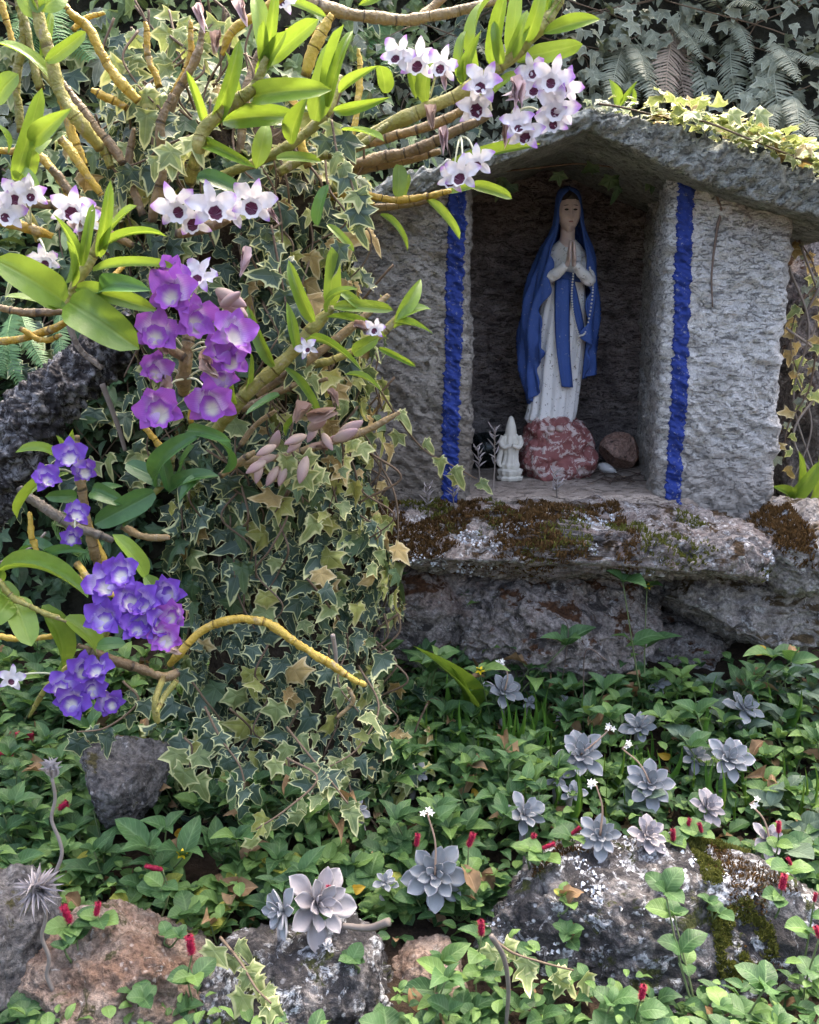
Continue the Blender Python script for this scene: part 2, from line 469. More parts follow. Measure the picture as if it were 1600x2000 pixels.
M_GREEN2 = leaf_mat('light_ground_leaf', (0.065, 0.135, 0.035), (0.14, 0.235, 0.06), 0.5, 0.35, 0.28, 0.4, (0.26, 0.38, 0.15), nveins=7, tcol=(0.3, 0.45, 0.06))
M_GREYGREEN = leaf_mat('grey_ground_leaf', (0.065, 0.105, 0.07), (0.125, 0.175, 0.12), 0.55, 0.3, 0.2, 0.4, (0.25, 0.32, 0.22), nveins=6)
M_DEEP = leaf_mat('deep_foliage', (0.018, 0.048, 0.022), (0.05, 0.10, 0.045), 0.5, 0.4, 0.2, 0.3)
M_BANK = leaf_mat('bank_foliage', (0.085, 0.10, 0.070), (0.19, 0.205, 0.15), 0.5, 0.4, 0.2, 0.3)  # grey-green leaves, lightened to paint in a hazy veil
M_BANK_L = leaf_mat('painted_bright_bank_foliage', (0.12, 0.19, 0.08), (0.30, 0.38, 0.17), 0.5, 0.4, 0.3, 0.3)  # paler leaf colour paints in light the shaded bank does not receive
M_GRASS = leaf_mat('grass_blade', (0.05, 0.14, 0.02), (0.12, 0.26, 0.04), 0.4, 0.4, 0.35, 0.2)
M_FERN = leaf_mat('haze_toned_grey_fern', (0.20, 0.22, 0.165), (0.34, 0.36, 0.28), 0.5, 0.4, 0.25, 0.25, tcol=(0.3, 0.38, 0.2))  # dull fern grey, colour raised to stand in for hazy air
M_FERN_G = leaf_mat('green_fern', (0.06, 0.15, 0.06), (0.12, 0.24, 0.09), 0.5, 0.4, 0.25, 0.25)
M_FERN_B = leaf_mat('dead_fern', (0.17, 0.13, 0.10), (0.30, 0.24, 0.19), 0.7, 0.2, 0.15, 0.2, tcol=(0.3, 0.2, 0.1))
M_SUCC = leaf_mat('succulent_leaf', (0.21, 0.224, 0.236), (0.285, 0.295, 0.305), 0.62, 0.3, 0.0, 0.0, rim=(0.46, 0.43, 0.46), rimedge=(0.7, 1.1), mottled=0.06)
M_SUCC_W = leaf_mat('pinkish_succulent_leaf', (0.27, 0.245, 0.26), (0.36, 0.33, 0.33), 0.62, 0.3, 0.0, 0.0, rim=(0.5, 0.45, 0.44), rimedge=(0.7, 1.1), mottled=0.06)
M_DRYGREY = leaf_mat('dry_grey_plant', (0.33, 0.30, 0.30), (0.48, 0.44, 0.44), 0.8, 0.2, 0.0, 0.0)
M_DEADLEAF = leaf_mat('dead_leaf', (0.14, 0.08, 0.04), (0.30, 0.20, 0.11), 0.7, 0.2, 0.2, 0.3, tcol=(0.35, 0.2, 0.05))
M_YELLOWLEAF = leaf_mat('yellow_fallen_leaf', (0.50, 0.27, 0.03), (0.60, 0.36, 0.04), 0.5, 0.4, 0.25, 0.3, tcol=(0.6, 0.35, 0.02))
M_MOSS = leaf_mat('moss_brown', (0.05, 0.028, 0.012), (0.13, 0.075, 0.03), 0.9, 0.1, 0.15, 0.0, mottled=0.2, tcol=(0.2, 0.12, 0.03))
M_MOSS_G = leaf_mat('moss_olive', (0.05, 0.055, 0.014), (0.13, 0.13, 0.03), 0.9, 0.1, 0.15, 0.0, mottled=0.2)

def flat_mat(name, c1, c2, rough=0.6, spec=0.3, sc=80, bd=0.002):
    b = NB(name); pos = b.pos(); n = b.noise(sc, 4, 0.6, pos)
    oi = b.n("ObjectInfo").outputs['Random']
    return b.done(b.bsdf(b.mix(b.math('FRACT', b.math('ADD', n, oi)), c1, c2), rough, spec, b.bump(n, 0.4, bd)))
M_STEM = flat_mat('green_stem', (0.07, 0.11, 0.04), (0.14, 0.17, 0.07))
M_WOODY = flat_mat('woody_stem', (0.09, 0.06, 0.04), (0.17, 0.12, 0.08))
M_TWIG = flat_mat('dry_twig', (0.06, 0.04, 0.035), (0.15, 0.11, 0.09))
M_WEATHERED = flat_mat('weathered_wood', (0.15, 0.125, 0.11), (0.27, 0.235, 0.21), 0.85, 0.15)
M_CATKIN = flat_mat('red_catkin', (0.20, 0.004, 0.028), (0.34, 0.010, 0.050), 0.65, 0.3)
M_YELLOW = flat_mat('yellow_petal', (0.70, 0.48, 0.01), (0.8, 0.6, 0.03))
M_WHITEP = flat_mat('white_petal', (0.66, 0.64, 0.58), (0.75, 0.73, 0.68))
M_BUD = flat_mat('bud_brown', (0.38, 0.25, 0.18), (0.48, 0.34, 0.26))
M_COLUMN = flat_mat('flower_column', (0.55, 0.58, 0.4), (0.7, 0.7, 0.55))

def cane_mat(name, c1, c2, cn):
    b = NB(name)
    a = b.n("Attribute", attribute_name='luv'); sep = b.n("SeparateXYZ"); b.set(sep.inputs[0], a.outputs['Vector'])
    pos = b.pos(); oi = b.n("ObjectInfo").outputs['Random']
    n = b.noise(60, 5, 0.7, pos, 0.4); nb = b.noise(16, 3, 0.6, pos)
    col = b.mix(b.step(b.math('ADD', nb, b.math('MULTIPLY', b.math('SUBTRACT', oi, 0.5), 0.3)), 0.35, 0.65), c1, c2)
    col = b.mix(b.math('MULTIPLY', b.step(n, 0.52, 0.7), 0.5), col, cn)
    fr = sep.outputs[0]
    sh = b.math('MULTIPLY', b.step(b.noise(24, 5, 0.7, pos, 0.6), 0.56, 0.66), 0.7)
    col = b.mix(sh, col, (0.30, 0.25, 0.18))
    node = b.math('SUBTRACT', 1.0, b.step(fr, 0.04, 0.14))
    up = b.math('MULTIPLY', b.step(fr, 0.80, 0.98), 0.55)
    col = b.mix(up, col, tuple(min(1, x * 0.75 + 0.10) for x in c2))
    col = b.mix(b.math('MULTIPLY', node, 0.85), col, tuple(x * 0.5 for x in cn))
    st = b.noise(220, 2, 0.5, pos)
    return b.done(b.bsdf(col, 0.5, 0.4, b.bump(b.math('ADD', b.math('ADD', n, st), b.math('MULTIPLY', node, -0.8)), 0.6, 0.004)))
M_CANE = {'y': cane_mat('yellow_cane', (0.36, 0.23, 0.025), (0.50, 0.35, 0.06), (0.20, 0.12, 0.03)),
          'o': cane_mat('olive_cane', (0.17, 0.17, 0.035), (0.32, 0.29, 0.08), (0.20, 0.14, 0.05)),
          'b': cane_mat('brown_cane', (0.16, 0.11, 0.06), (0.27, 0.19, 0.09), (0.10, 0.075, 0.06)),
          'g': cane_mat('grey_cane', (0.11, 0.095, 0.085), (0.20, 0.17, 0.14), (0.07, 0.06, 0.055))}

def petal_mat(name, base, tip, lo, hi, streak, transl=0.3):
    b = NB(name)
    a = b.n("Attribute", attribute_name='luv'); sep = b.n("SeparateXYZ"); b.set(sep.inputs[0], a.outputs['Vector'])
    pos = b.pos(); n = b.noise(90, 3, 0.6, pos)
    oi = b.n("ObjectInfo").outputs['Random']
    e = b.math('ADD', sep.outputs[1], b.math('MULTIPLY', b.math('SUBTRACT', n, 0.5), 0.25))
    e = b.math('ADD', e, b.math('MULTIPLY', b.math('SUBTRACT', oi, 0.5), 0.25))
    col = b.mix(b.step(e, lo, hi), base, tip)
    st = b.math('FRACT', b.math('MULTIPLY', sep.outputs[0], 6.0))
    col = b.mix(b.math('MULTIPLY', b.step(b.math('ABSOLUTE', b.math('SUBTRACT', st, 0.5)), 0.3, 0.5), 0.22), col, streak)
    p = b.bsdf(col, 0.5, 0.3, b.bump(n, 0.3, 0.002))
    tr = b.n("BsdfTranslucent"); b.set(tr.inputs[0], col)
    mx = b.n("MixShader"); b.set(mx.inputs[0], transl); b.set(mx.inputs[1], p); b.set(mx.inputs[2], tr.outputs[0])
    return b.done(mx.outputs[0])
M_PET_W = petal_mat('white_orchid_petal', (0.74, 0.72, 0.77), (0.42, 0.22, 0.62), 0.70, 0.98, (0.62, 0.58, 0.72))
M_PET_P = petal_mat('purple_orchid_petal', (0.72, 0.60, 0.78), (0.34, 0.105, 0.50), 0.12, 0.66, (0.16, 0.02, 0.36))
M_PET_V = petal_mat('violet_orchid_petal', (0.62, 0.54, 0.78), (0.17, 0.07, 0.46), 0.12, 0.66, (0.06, 0.02, 0.30))
M_LIP_W = petal_mat('white_orchid_lip', (0.075, 0.002, 0.03), (0.76, 0.74, 0.76), 0.55, 0.64, (0.6, 0.5, 0.65))
M_LIP_P = petal_mat('purple_orchid_lip', (0.74, 0.70, 0.58), (0.36, 0.10, 0.52), 0.30, 0.85, (0.2, 0.03, 0.4))
M_LIP_V = petal_mat('violet_orchid_lip', (0.74, 0.72, 0.64), (0.18, 0.07, 0.46), 0.30, 0.85, (0.08, 0.02, 0.3))
M_WITHER = petal_mat('withered_petal', (0.42, 0.29, 0.24), (0.55, 0.42, 0.36), 0.2, 0.9, (0.30, 0.17, 0.14), 0.25)
M_WITHER_P = petal_mat('withered_pink_petal', (0.60, 0.46, 0.44), (0.66, 0.54, 0.60), 0.2, 0.9, (0.45, 0.28, 0.30), 0.25)
M_MAUVE = petal_mat('mauve_bud', (0.44, 0.33, 0.27), (0.40, 0.27, 0.27), 0.2, 0.9, (0.25, 0.13, 0.15), 0.15)

# ------------------------------------------------------------------ leaf templates
def leaf_arrays(prof, nrow=8, ncol=4, fold=0.18, arch=0.12, wave=0.0, twist=0.0, cup=0.0):
    V, A = [], []
    for i in range(nrow + 1):
        t = i / nrow; w = prof(t)
        for j in range(ncol + 1):
            s = j / ncol * 2 - 1
            x = s * w * 0.5
            z = arch * 4 * t * (1 - t) + fold * abs(s) * w * 0.5 + wave * math.sin(t * 14 + (2 if s > 0 else 0)) * abs(s) ** 2 * w + cup * s * s * w
            ct, st = math.cos(twist * t), math.sin(twist * t)
            V.append((x * ct, t, z + x * st * 0.4)); A.append((s, t, max(abs(s), (t - 0.75) * 4)))
    return np.array(V), [grid_faces(nrow + 1, ncol + 1)], np.array(A)

def prof_lance(t): return max(0.03, math.sin(math.pi * min(1, t ** 0.75)) ** 0.8) if t < 0.999 else 0.02
def prof_strap(t): return max(0.03, (1 - (2 * t - 1) ** 4) ** 0.6 * (1.0 - 0.25 * t)) if 0 < t < 0.999 else (0.35 if t <= 0 else 0.03)
def prof_oval(t): return max(0.04, math.sin(math.pi * t ** 0.85) ** 0.65) if t < 0.999 else 0.03
def prof_point(t): return max(0.04, (math.sin(math.pi * t ** 0.62)) ** 0.9) if t < 0.999 else 0.02
def prof_petal(t): return max(0.10, math.sin(math.pi * t ** 1.15) ** 0.6) if t < 0.999 else 0.12
def prof_sepal(t): return max(0.10, math.sin(math.pi * t ** 0.95) ** 0.7) if t < 0.999 else 0.05
def prof_blade(t): return max(0.02, (1 - t) ** 0.7)
def prof_spat(t): return max(0.02, interp(t, [0, .15, .42, .62, .76, .87, .95, 1], [.36, .46, .82, 1, .90, .60, .28, .02]))

IVY_LOBES = [(0, 0.64), (62, 0.56), (122, 0.42), (-122, 0.42), (-62, 0.56)]
def ivy_arrays(long=1.0, spread=1.0, curl=0.12, jitter=0.0, seed=0):
    rr = random.Random(seed)
    ang, R, lob = [], [], []
    lobes = sorted(IVY_LOBES, key=lambda a: a[0])
    for k, (a, r) in enumerate(lobes):
        r2 = r * (1 + rr.uniform(-jitter, jitter)); a2 = a + rr.uniform(-8, 8) * (jitter > 0)
        if a == 0: r2 *= long
        else: r2 *= spread
        ang += [a2 - 12, a2, a2 + 12]; R += [r2 * 0.74, r2, r2 * 0.74]; lob += [0.45, 0.0, 0.45]
        nxt = lobes[(k + 1) % len(lobes)][0] + (360 if k == len(lobes) - 1 else 0)
        ang.append((a + nxt) / 2); R.append(0.335 if k < len(lobes) - 1 else 0.13); lob.append(1.0)
    n = len(ang)
    V, A = [(0, 0.36, 0.0)], [(0.0, 0.0, 0.0)]
    for ring, (f, rim) in enumerate(((0.55, 0.0), (0.82, 0.45), (1.0, 1.0))):
        for a, r, l in zip(ang, R, lob):
            q = r * f
            x = math.sin(rad(a)) * q; y = 0.36 + math.cos(rad(a)) * q
            z = -curl * (q * q) * 1.6 + (0.05 if l > 0.9 else -0.015) * f + 0.03 * math.sin(a * 0.05 + seed)
            V.append((x, y, z)); A.append((l, f, rim))
    i = np.arange(n); j = (i + 1) % n
    T = np.stack([np.zeros(n, int), 1 + j, 1 + i], -1)
    Q = np.vstack([np.stack([1 + k * n + i, 1 + k * n + j, 1 + (k + 1) * n + j, 1 + (k + 1) * n + i], -1) for k in (0, 1)])
    return np.array(V), [Q, T], np.array(A)

IVY_T = [ivy_arrays(1.0, 1.0, 0.12, 0.15, 1), ivy_arrays(1.15, 0.85, 0.2, 0.15, 2), ivy_arrays(0.95, 1.1, 0.05, 0.2, 3), ivy_arrays(1.1, 0.95, 0.3, 0.2, 4), ivy_arrays(1.2, 0.75, 0.1, 0.2, 5), ivy_arrays(1.0, 0.9, 0.75, 0.3, 6), ivy_arrays(1.3, 0.62, 0.45, 0.3, 7), ivy_arrays(0.85, 1.05, -0.45, 0.3, 8)]
def meshes_of(templates, name, mat): return [np_mesh(name, V, F, mat, True, A) for V, F, A in templates]
IVY = meshes_of(IVY_T, 'ivy_leaf', M_IVY)
IVYP = meshes_of(IVY_T, 'ivy_leaf_pale', M_IVY_PALE)
IVYD = meshes_of(IVY_T, 'ivy_leaf_dry', M_IVY_DRY)
IVYG = meshes_of(IVY_T, 'ivy_leaf_grey', M_IVY_GREY)
M_IVY_YEL = leaf_mat('yellow_ivy_leaf', (0.22, 0.25, 0.06), (0.40, 0.40, 0.12), 0.5, 0.35, 0.3, 0.3, (0.5, 0.5, 0.3), rim=(0.62, 0.58, 0.30), rimedge=(0.3, 0.9), tcol=(0.55, 0.5, 0.1))
M_IVY_PLAIN = leaf_mat('plain_ivy_leaf', (0.030, 0.065, 0.030), (0.075, 0.125, 0.055), 0.48, 0.4, 0.2, 0.3, rim=(0.16, 0.20, 0.10), rimedge=(0.6, 1.2), mottled=0.2)
IVYY = meshes_of(IVY_T, 'ivy_leaf_yellow', M_IVY_YEL)
IVYN = meshes_of(IVY_T, 'ivy_leaf_plain', M_IVY_PLAIN)

STRAP_T = [leaf_arrays(prof_strap, 10, 4, 0.22, 0.10), leaf_arrays(prof_strap, 10, 4, 0.30, 0.20, twist=0.3), leaf_arrays(prof_lance, 10, 4, 0.25, 0.14), leaf_arrays(prof_strap, 10, 4, 0.15, 0.05, twist=-0.3)]
STRAP = meshes_of(STRAP_T, 'orchid_leaf', M_ORCH)
STRAPD = meshes_of(STRAP_T, 'orchid_leaf_dark', M_ORCH_DK)
POINT_T = [leaf_arrays(prof_point, 7, 4, 0.22, 0.12, 0.02), leaf_arrays(prof_point, 7, 4, 0.12, 0.20, 0.03), leaf_arrays(prof_lance, 7, 4, 0.3, 0.10, 0.02)]
OVAL_T = [leaf_arrays(prof_oval, 7, 4, 0.18, 0.10, 0.03), leaf_arrays(prof_oval, 7, 4, 0.10, 0.18, 0.04), leaf_arrays(prof_oval, 7, 4, 0.28, 0.06, 0.03)]
POINT = meshes_of(POINT_T, 'pointed_leaf', M_GREEN); POINT2 = meshes_of(POINT_T, 'pointed_leaf_light', M_GREEN2)
POINTG = meshes_of(POINT_T, 'pointed_leaf_grey', M_GREYGREEN)
OVAL = meshes_of(OVAL_T, 'oval_leaf', M_GREEN); OVAL2 = meshes_of(OVAL_T, 'oval_leaf_light', M_GREEN2)
OVALG = meshes_of(OVAL_T, 'oval_leaf_grey', M_GREYGREEN)
M_YG = leaf_mat('yellowing_leaf', (0.20, 0.24, 0.04), (0.34, 0.33, 0.06), 0.5, 0.35, 0.28, 0.4, nveins=7, tcol=(0.45, 0.45, 0.06))
YOVAL = meshes_of(OVAL_T, 'yellowing_leaf', M_YG)
DEAD = meshes_of([leaf_arrays(prof_lance, 7, 4, 0.5, 0.25, 0.08, 1.2), leaf_arrays(prof_oval, 7, 4, 0.4, 0.2, 0.1, -0.9)], 'dead_leaf', M_DEADLEAF)
YLEAF = meshes_of([leaf_arrays(prof_oval, 7, 4, 0.3, 0.15, 0.06, 0.5)], 'yellow_leaf', M_YELLOWLEAF)
BLADE_T = [leaf_arrays(prof_blade, 8, 2, 0.3, 0.18), leaf_arrays(prof_blade, 8, 2, 0.3, 0.32)]
BLADE = meshes_of(BLADE_T, 'grass_blade', M_GRASS)

def rvec(s=1.0): return Vector((random.uniform(-s, s), random.uniform(-s, s), random.uniform(-s, s)))

# ================================================================== THE SETTING
def ground_z(x, y):
    x = np.asarray(x, dtype=float); y = np.asarray(y, dtype=float)
    base = np.interp(y, [-40, 0.2, 1.0, 1.5, 1.75, 1.95, 2.15, 2.6, 60], [-0.35, -0.12, 0.01, 0.06, 0.11, 0.19, 0.26, 0.28, 0.3])
    p = np.stack([x.ravel() * 3, y.ravel() * 3, np.zeros(x.size)], -1)
    return base + 0.03 * pnoise(p, 5).reshape(x.shape) + 0.012 * pnoise(p * 5, 6).reshape(x.shape)

gx = np.concatenate([[-60, -30, -15, -8, -4, -2.5], np.linspace(-1.8, 1.8, 150), [2.5, 4, 8, 15, 30, 60]])
gy = np.concatenate([[-40, -20, -8, -3, -1], np.linspace(0.2, 3.0, 120), [4, 8, 20, 60]])
GX, GY = np.meshgrid(gx, gy)
GZ = ground_z(GX, GY)
o = obj('ground', np_mesh('ground', np.stack([GX, GY, GZ], -1).reshape(-1, 3), grid_faces(len(gy), len(gx)), M_SOIL))
o['kind'] = 'structure'

# the steep overgrown bank behind the shrine and to its left
def bank_y(x, z):
    x = np.asarray(x, float); z = np.asarray(z, float)
    b = np.interp(x, [-3.5, -1.0, -0.45, -0.15, 0.1, 0.95, 1.3, 3.5], [2.0, 2.15, 2.28, 2.75, 2.98, 2.98, 2.75, 2.6])
    b = b + 0.30 * np.clip(z - 0.5, 0, 5)
    p = np.stack([x.ravel() * 1.8, z.ravel() * 1.8, np.zeros(x.size)], -1)
    return b + 0.16 * pnoise(p, 9).reshape(x.shape) + 0.05 * pnoise(p * 4, 10).reshape(x.shape)
bx = np.linspace(-3.5, 3.5, 150); bz = np.concatenate([np.linspace(-0.2, 2.3, 70)])
BX, BZ = np.meshgrid(bx, bz); BY = bank_y(BX, BZ)
Vb = np.stack([BX, BY, BZ], -1)
top = [Vb[-1] + np.array([0, d, h]) for d, h in ((0.3, 0.10), (1.0, 0.2), (4.0, 0.35), (20, 0.5))]
Vb = np.concatenate([Vb, np.array(top)], 0)
bank_me = np_mesh('hillside', Vb.reshape(-1, 3), grid_faces(Vb.shape[0], Vb.shape[1]), M_HILL)
o = obj('hillside', bank_me); o['kind'] = 'structure'

# ================================================================== THE SHRINE
YF = 2.10                                   # front plane of the shrine walls
ZN = PY(1100, 968, YF).z                    # level of the niche floor
XL0, XL1 = PY(700, 650, YF).x, PY(910, 650, YF).x
XR0, XR1 = PY(1300, 650, YF).x, PY(1526, 650, YF).x
ZB = PY(1100, 1045, YF).z                   # wall bottom, behind the ledge

shrine = thing('shrine', 'small grey plastered roadside shrine with open niche and blue painted stripes', 'shrine', (0.5 * (XL1 + XR0), 2.4, ZB))

def wall_h(P):
    """relief of the hand-thrown plaster, metres"""
    P = np.asarray(P, float)
    c, s = math.cos(rad(38)), math.sin(rad(38))
    Q = np.stack([P[:, 0] * c - P[:, 2] * s, P[:, 1], P[:, 0] * s + P[:, 2] * c], -1)
    a = fbm(Q * np.array([7, 10, 15]), 5, 31, ridged=True, gain=0.6) * 0.022
    b = fbm(P * 5.0, 3, 41) * 0.016
    k = fbm(Q * np.array([40, 40, 75]), 3, 51) * 0.008
    return a + b + k

def rough_box(x0, x1, y0, y1, z0, z1, step, hf, bev=0.02, taper=None):
    """closed box of small faces, corners rounded, relief hf along the normal"""
    lo = np.array([x0, y0, z0]); hi = np.array([x1, y1, z1])
    n = np.maximum(2, np.ceil((hi - lo) / step).astype(int))
    parts = []
    for ax in range(3):
        u, v = [(1, 2), (2, 0), (0, 1)][ax]
        a = np.linspace(0, 1, n[u] + 1); b_ = np.linspace(0, 1, n[v] + 1)
        A, B = np.meshgrid(a, b_)
        for side in (0, 1):
            P = np.zeros((A.size, 3)); P[:, u] = lo[u] + A.ravel() * (hi - lo)[u]; P[:, v] = lo[v] + B.ravel() * (hi - lo)[v]
            P[:, ax] = hi[ax] if side else lo[ax]
            F = grid_faces(n[v] + 1, n[u] + 1)
            if not side: F = F[:, ::-1]
            parts.append((P, [F]))
    V, F = join_arrays(parts)
    inner = np.clip(V, lo + bev, hi - bev)
    d = V - inner; L = np.linalg.norm(d, axis=1)[:, None] + 1e-9
    N = d / L
    h = hf(inner + N * bev)
    V = inner + N * (bev + h[:, None])
    if taper is not None: V = taper(V)
    return V, F

# roof: a bent slab of mortar, ragged along its front edge
roof_low = [(640, 425), (760, 398), (880, 358), (1000, 308), (1090, 276), (1148, 254), (1210, 280), (1340, 342), (1450, 384), (1600, 424), (1720, 455)]
roof_up = [(640, 372), (760, 345), (880, 303), (1000, 255), (1090, 219), (1140, 203), (1210, 213), (1350, 248), (1450, 285), (1600, 336), (1720, 372)]
YR = 2.0
RP = [PY(u, v, YR) for u, v in roof_low]; RU = [PY(u, v, YR) for u, v in roof_up]
rx = np.linspace(RP[0].x, RP[-1].x, 300)
def smooth(z): return np.convolve(np.pad(z, 3, mode='edge'), np.ones(7) / 7, mode='valid')
rz = smooth(np.interp(rx, [p.x for p in RP], [p.z for p in RP]))
thick = smooth(np.interp(rx, [p.x for p in RU], [p.z for p in RU])) - rz - 0.006
prof = []
ny = 60
for y in np.linspace(2.74, YR + 0.004, ny): prof.append((y, 0.0))             # underside, back to front
for t in np.linspace(0.0, 1.0, 20)[1:-1]: prof.append((YR - 0.006 * math.sin(math.pi * t), t))
for y in np.linspace(YR + 0.004, 2.74, ny): prof.append((y, 1.0))
prof.append((2.75, 0.5))
V = np.zeros((len(rx), len(prof), 3))
for k, (y, t) in enumerate(prof):
    V[:, k, 0] = rx; V[:, k, 1] = y; V[:, k, 2] = rz + thick * t
Vf = V.reshape(-1, 3)
front = np.clip((YR + 0.05 - Vf[:, 1]) / 0.05, 0, 1)
c, s = math.cos(rad(50)), math.sin(rad(50))
Q = np.stack([Vf[:, 0] * c - Vf[:, 2] * s, Vf[:, 1] * 0.6, Vf[:, 0] * s + Vf[:, 2] * c], -1)
h = fbm(Q * np.array([60, 18, 16]), 4, 91, ridged=True) * 0.026 + fbm(Vf * 9, 4, 95) * 0.016 + fbm(Vf * 50, 3, 97) * 0.010
h = h - h.mean()
up = np.array([t for _, t in prof] * len(rx)) * 2 - 1
Vf[:, 2] += h * np.where(up > 0.99, 0.8, np.where(up < -0.99, -0.25, up * 0.3))
Vf[:, 1] -= front * h * 1.2
obj('roof', np_mesh('roof', Vf, grid_faces(len(rx), len(prof), True), M_ROOF), shrine)

def wall_taper(V):
    V = V.copy()
    if V[:, 0].min() > XR0 - 0.04:          # right wall: its inner face splays outwards
        f = np.clip((V[:, 1] - YF) / 0.5, 0, 1) * np.clip((XR1 - V[:, 0]) / (XR1 - XR0), 0, 1)
        V[:, 0] += 0.075 * f
    V[:, 2] = np.minimum(V[:, 2], np.interp(V[:, 0], rx, rz) + 0.025)
    return V
ZT = PY(1340, 330, YF).z + 0.10
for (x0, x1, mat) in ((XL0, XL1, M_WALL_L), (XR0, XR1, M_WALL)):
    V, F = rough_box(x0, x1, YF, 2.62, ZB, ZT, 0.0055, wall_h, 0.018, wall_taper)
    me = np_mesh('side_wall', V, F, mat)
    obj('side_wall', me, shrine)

def back_h(P):
    return fbm(P * 9, 4, 71, ridged=True) * 0.02 + fbm(P * 30, 3, 75) * 0.008
V, F = rough_box(XL1 - 0.05, XR0 + 0.12, 2.56, 2.70, ZB, ZT + 0.20, 0.007, back_h, 0.02, wall_taper)
obj('back_wall', np_mesh('back_wall', V, F, M_BACK), shrine)
V, F = rough_box(XL1 - 0.04, XR0 + 0.10, YF - 0.012, 2.60, ZB, ZN, 0.007, lambda P: fbm(P * 14, 3, 81) * 0.006, 0.012)
obj('niche_floor', np_mesh('niche_floor', V, F, M_FLOOR), shrine)

# blue stripes brushed on the jambs, following the relief
def stripe(ctr_px, w, seed):
    zs = np.linspace(PY(ctr_px[0][0], ctr_px[0][1], YF).z, PY(ctr_px[-1][0], ctr_px[-1][1], YF).z, 420)
    cx = np.interp(zs, [PY(u, v, YF).z for u, v in ctr_px][::-1], [PY(u, v, YF).x for u, v in ctr_px][::-1])
    ss = np.linspace(-1, 1, 15)
    zz = np.stack([zs * 38, np.zeros(420), np.zeros(420)], -1)
    eL = fbm(zz * 1.3, 6, seed, gain=0.85) * 0.0062; eR = fbm(zz * 1.3, 6, seed + 3, gain=0.85) * 0.0062
    X = cx[:, None] + ss[None, :] * (w / 2) + np.where(ss[None, :] < 0, eL[:, None], eR[:, None]) * np.abs(ss)[None, :]
    Z = np.broadcast_to(zs[:, None], X.shape)
    P = np.stack([X.ravel(), np.full(X.size, YF), Z.ravel()], -1)
    hh = wall_h(P)
    P[:, 1] = YF - hh - 0.0035
    P[:, 1] += np.broadcast_to((np.abs(ss) > 0.97)[None, :] * 0.006, X.shape).ravel()
    me = np_mesh('painted_stripe', P, grid_faces(420, 15)[:, ::-1], M_STRIPE)
    return obj('painted_stripe', me, shrine)
stripe([(893, 372), (889, 500), (884, 700), (879, 850), (878, 985)], 0.037, 301)
stripe([(1340, 340), (1334, 450), (1328, 650), (1322, 800), (1312, 990)], 0.036, 311)
# a dry root creeping down the right wall
pts = [PY(u, v, YF - 0.012) for u, v in ((1405, 352), (1400, 380), (1408, 410), (1402, 440), (1396, 480), (1390, 540), (1392, 600))]
tag(obj('dry_root', tube_mesh('dry_root', pts, [0.004, 0.003, 0.0015], M_TWIG, 6, 40)), 'thin dry root running down the right shrine wall', 'root')

# ================================================================== ROCKS
ROCKS = {}
def rock(name, label, u, v, wpx, hpx, Y, depth, mat, seed, sub=6, planes=9, cut=(0.62, 0.95), amp=1.0, boxy=0.0, group=None, layers=0.0, rot=0.0):
    V, F = ico(sub); V = V.copy()
    rr = np.random.default_rng(seed)
    if boxy:
        e = 1.0 - boxy * 0.55
        V = np.sign(V) * np.abs(V) ** e
    for _ in range(planes):
        n = rr.normal(size=3); n /= np.linalg.norm(n); n[2] *= 0.7; n /= np.linalg.norm(n)
        c = rr.uniform(*cut)
        d = V @ n
        over = np.clip(d - c, 0, None)
        V -= over[:, None] * n[None] * 0.92
    sz = np.array([wpx * pxm(Y) / 2, depth / 2, hpx * pxm(Y) / 2])
    W = V * sz
    nr = V / (np.linalg.norm(V, axis=1)[:, None] + 1e-9)
    m = min(sz)
    off = rr.uniform(-50, 50, 3)
    h = fbm(W * 9 + off, 4, seed) * 0.030 * amp + fbm(W * 26 + off, 4, seed + 5, ridged=True) * 0.026 * amp + fbm(W * 90 + off, 3, seed + 9) * 0.009 * amp
    if layers:
        q = W[:, 2] * 34 + fbm(W * 7 + off, 3, seed + 2) * 2.5
        h += layers * (np.abs((q % 1.0) - 0.5) - 0.25) * 0.035
    W = W + nr * h[:, None]
    c = PY(u, v, Y)
    if rot:
        R = np.array(Matrix.Rotation(rot, 3, 'Y')); W = W @ R.T
    me = np_mesh(name, W, F, mat)
    o = obj(name, me); o.location = c
    tag(o, label, 'rock', group)
    ROCKS[o.name] = (W + np.array(c), F, np.array(c), sz)
    return o

ledge = rock('stone_ledge', 'long flat ledge stone with moss and lichen under the niche', 1085, 1046, 800, 118, 2.07, 0.46, M_LEDGE, 21, 7, 5, (0.8, 1.0), 0.8, 0.75, layers=0.6, rot=rad(1.8))
ledge['category'] = 'ledge'
rock('boulder', 'large dark boulder with brown moss stains directly under the ledge stone', 1075, 1178, 470, 260, 2.14, 0.50, M_BOULDER, 33, 7, 9, (0.65, 0.95), 1.0, 0.3, layers=0.3)
rock('boulder', 'shaded grey boulder under the left end of the ledge stone', 780, 1165, 330, 250, 2.16, 0.45, M_BOULDER, 37, 6, 9, (0.65, 0.95), 1.0, 0.4)
rock('boulder', 'pale rounded boulder resting against the right end of the ledge', 1545, 1062, 250, 150, 2.06, 0.36, M_BOULDER2, 39, 6, 8, (0.7, 0.98), 0.9)
rock('boulder', 'layered boulder below the pale rounded one at the right', 1450, 1160, 370, 190, 2.14, 0.40, M_BOULDER2, 43, 6, 9, (0.65, 0.95), 1.0, 0.4, layers=0.5)
rock('boulder', 'brown stone wedged low between the two big boulders', 1310, 1255, 300, 130, 2.20, 0.30, M_BOULDER, 47, 6, 8, (0.7, 0.95), 1.0, 0.3)
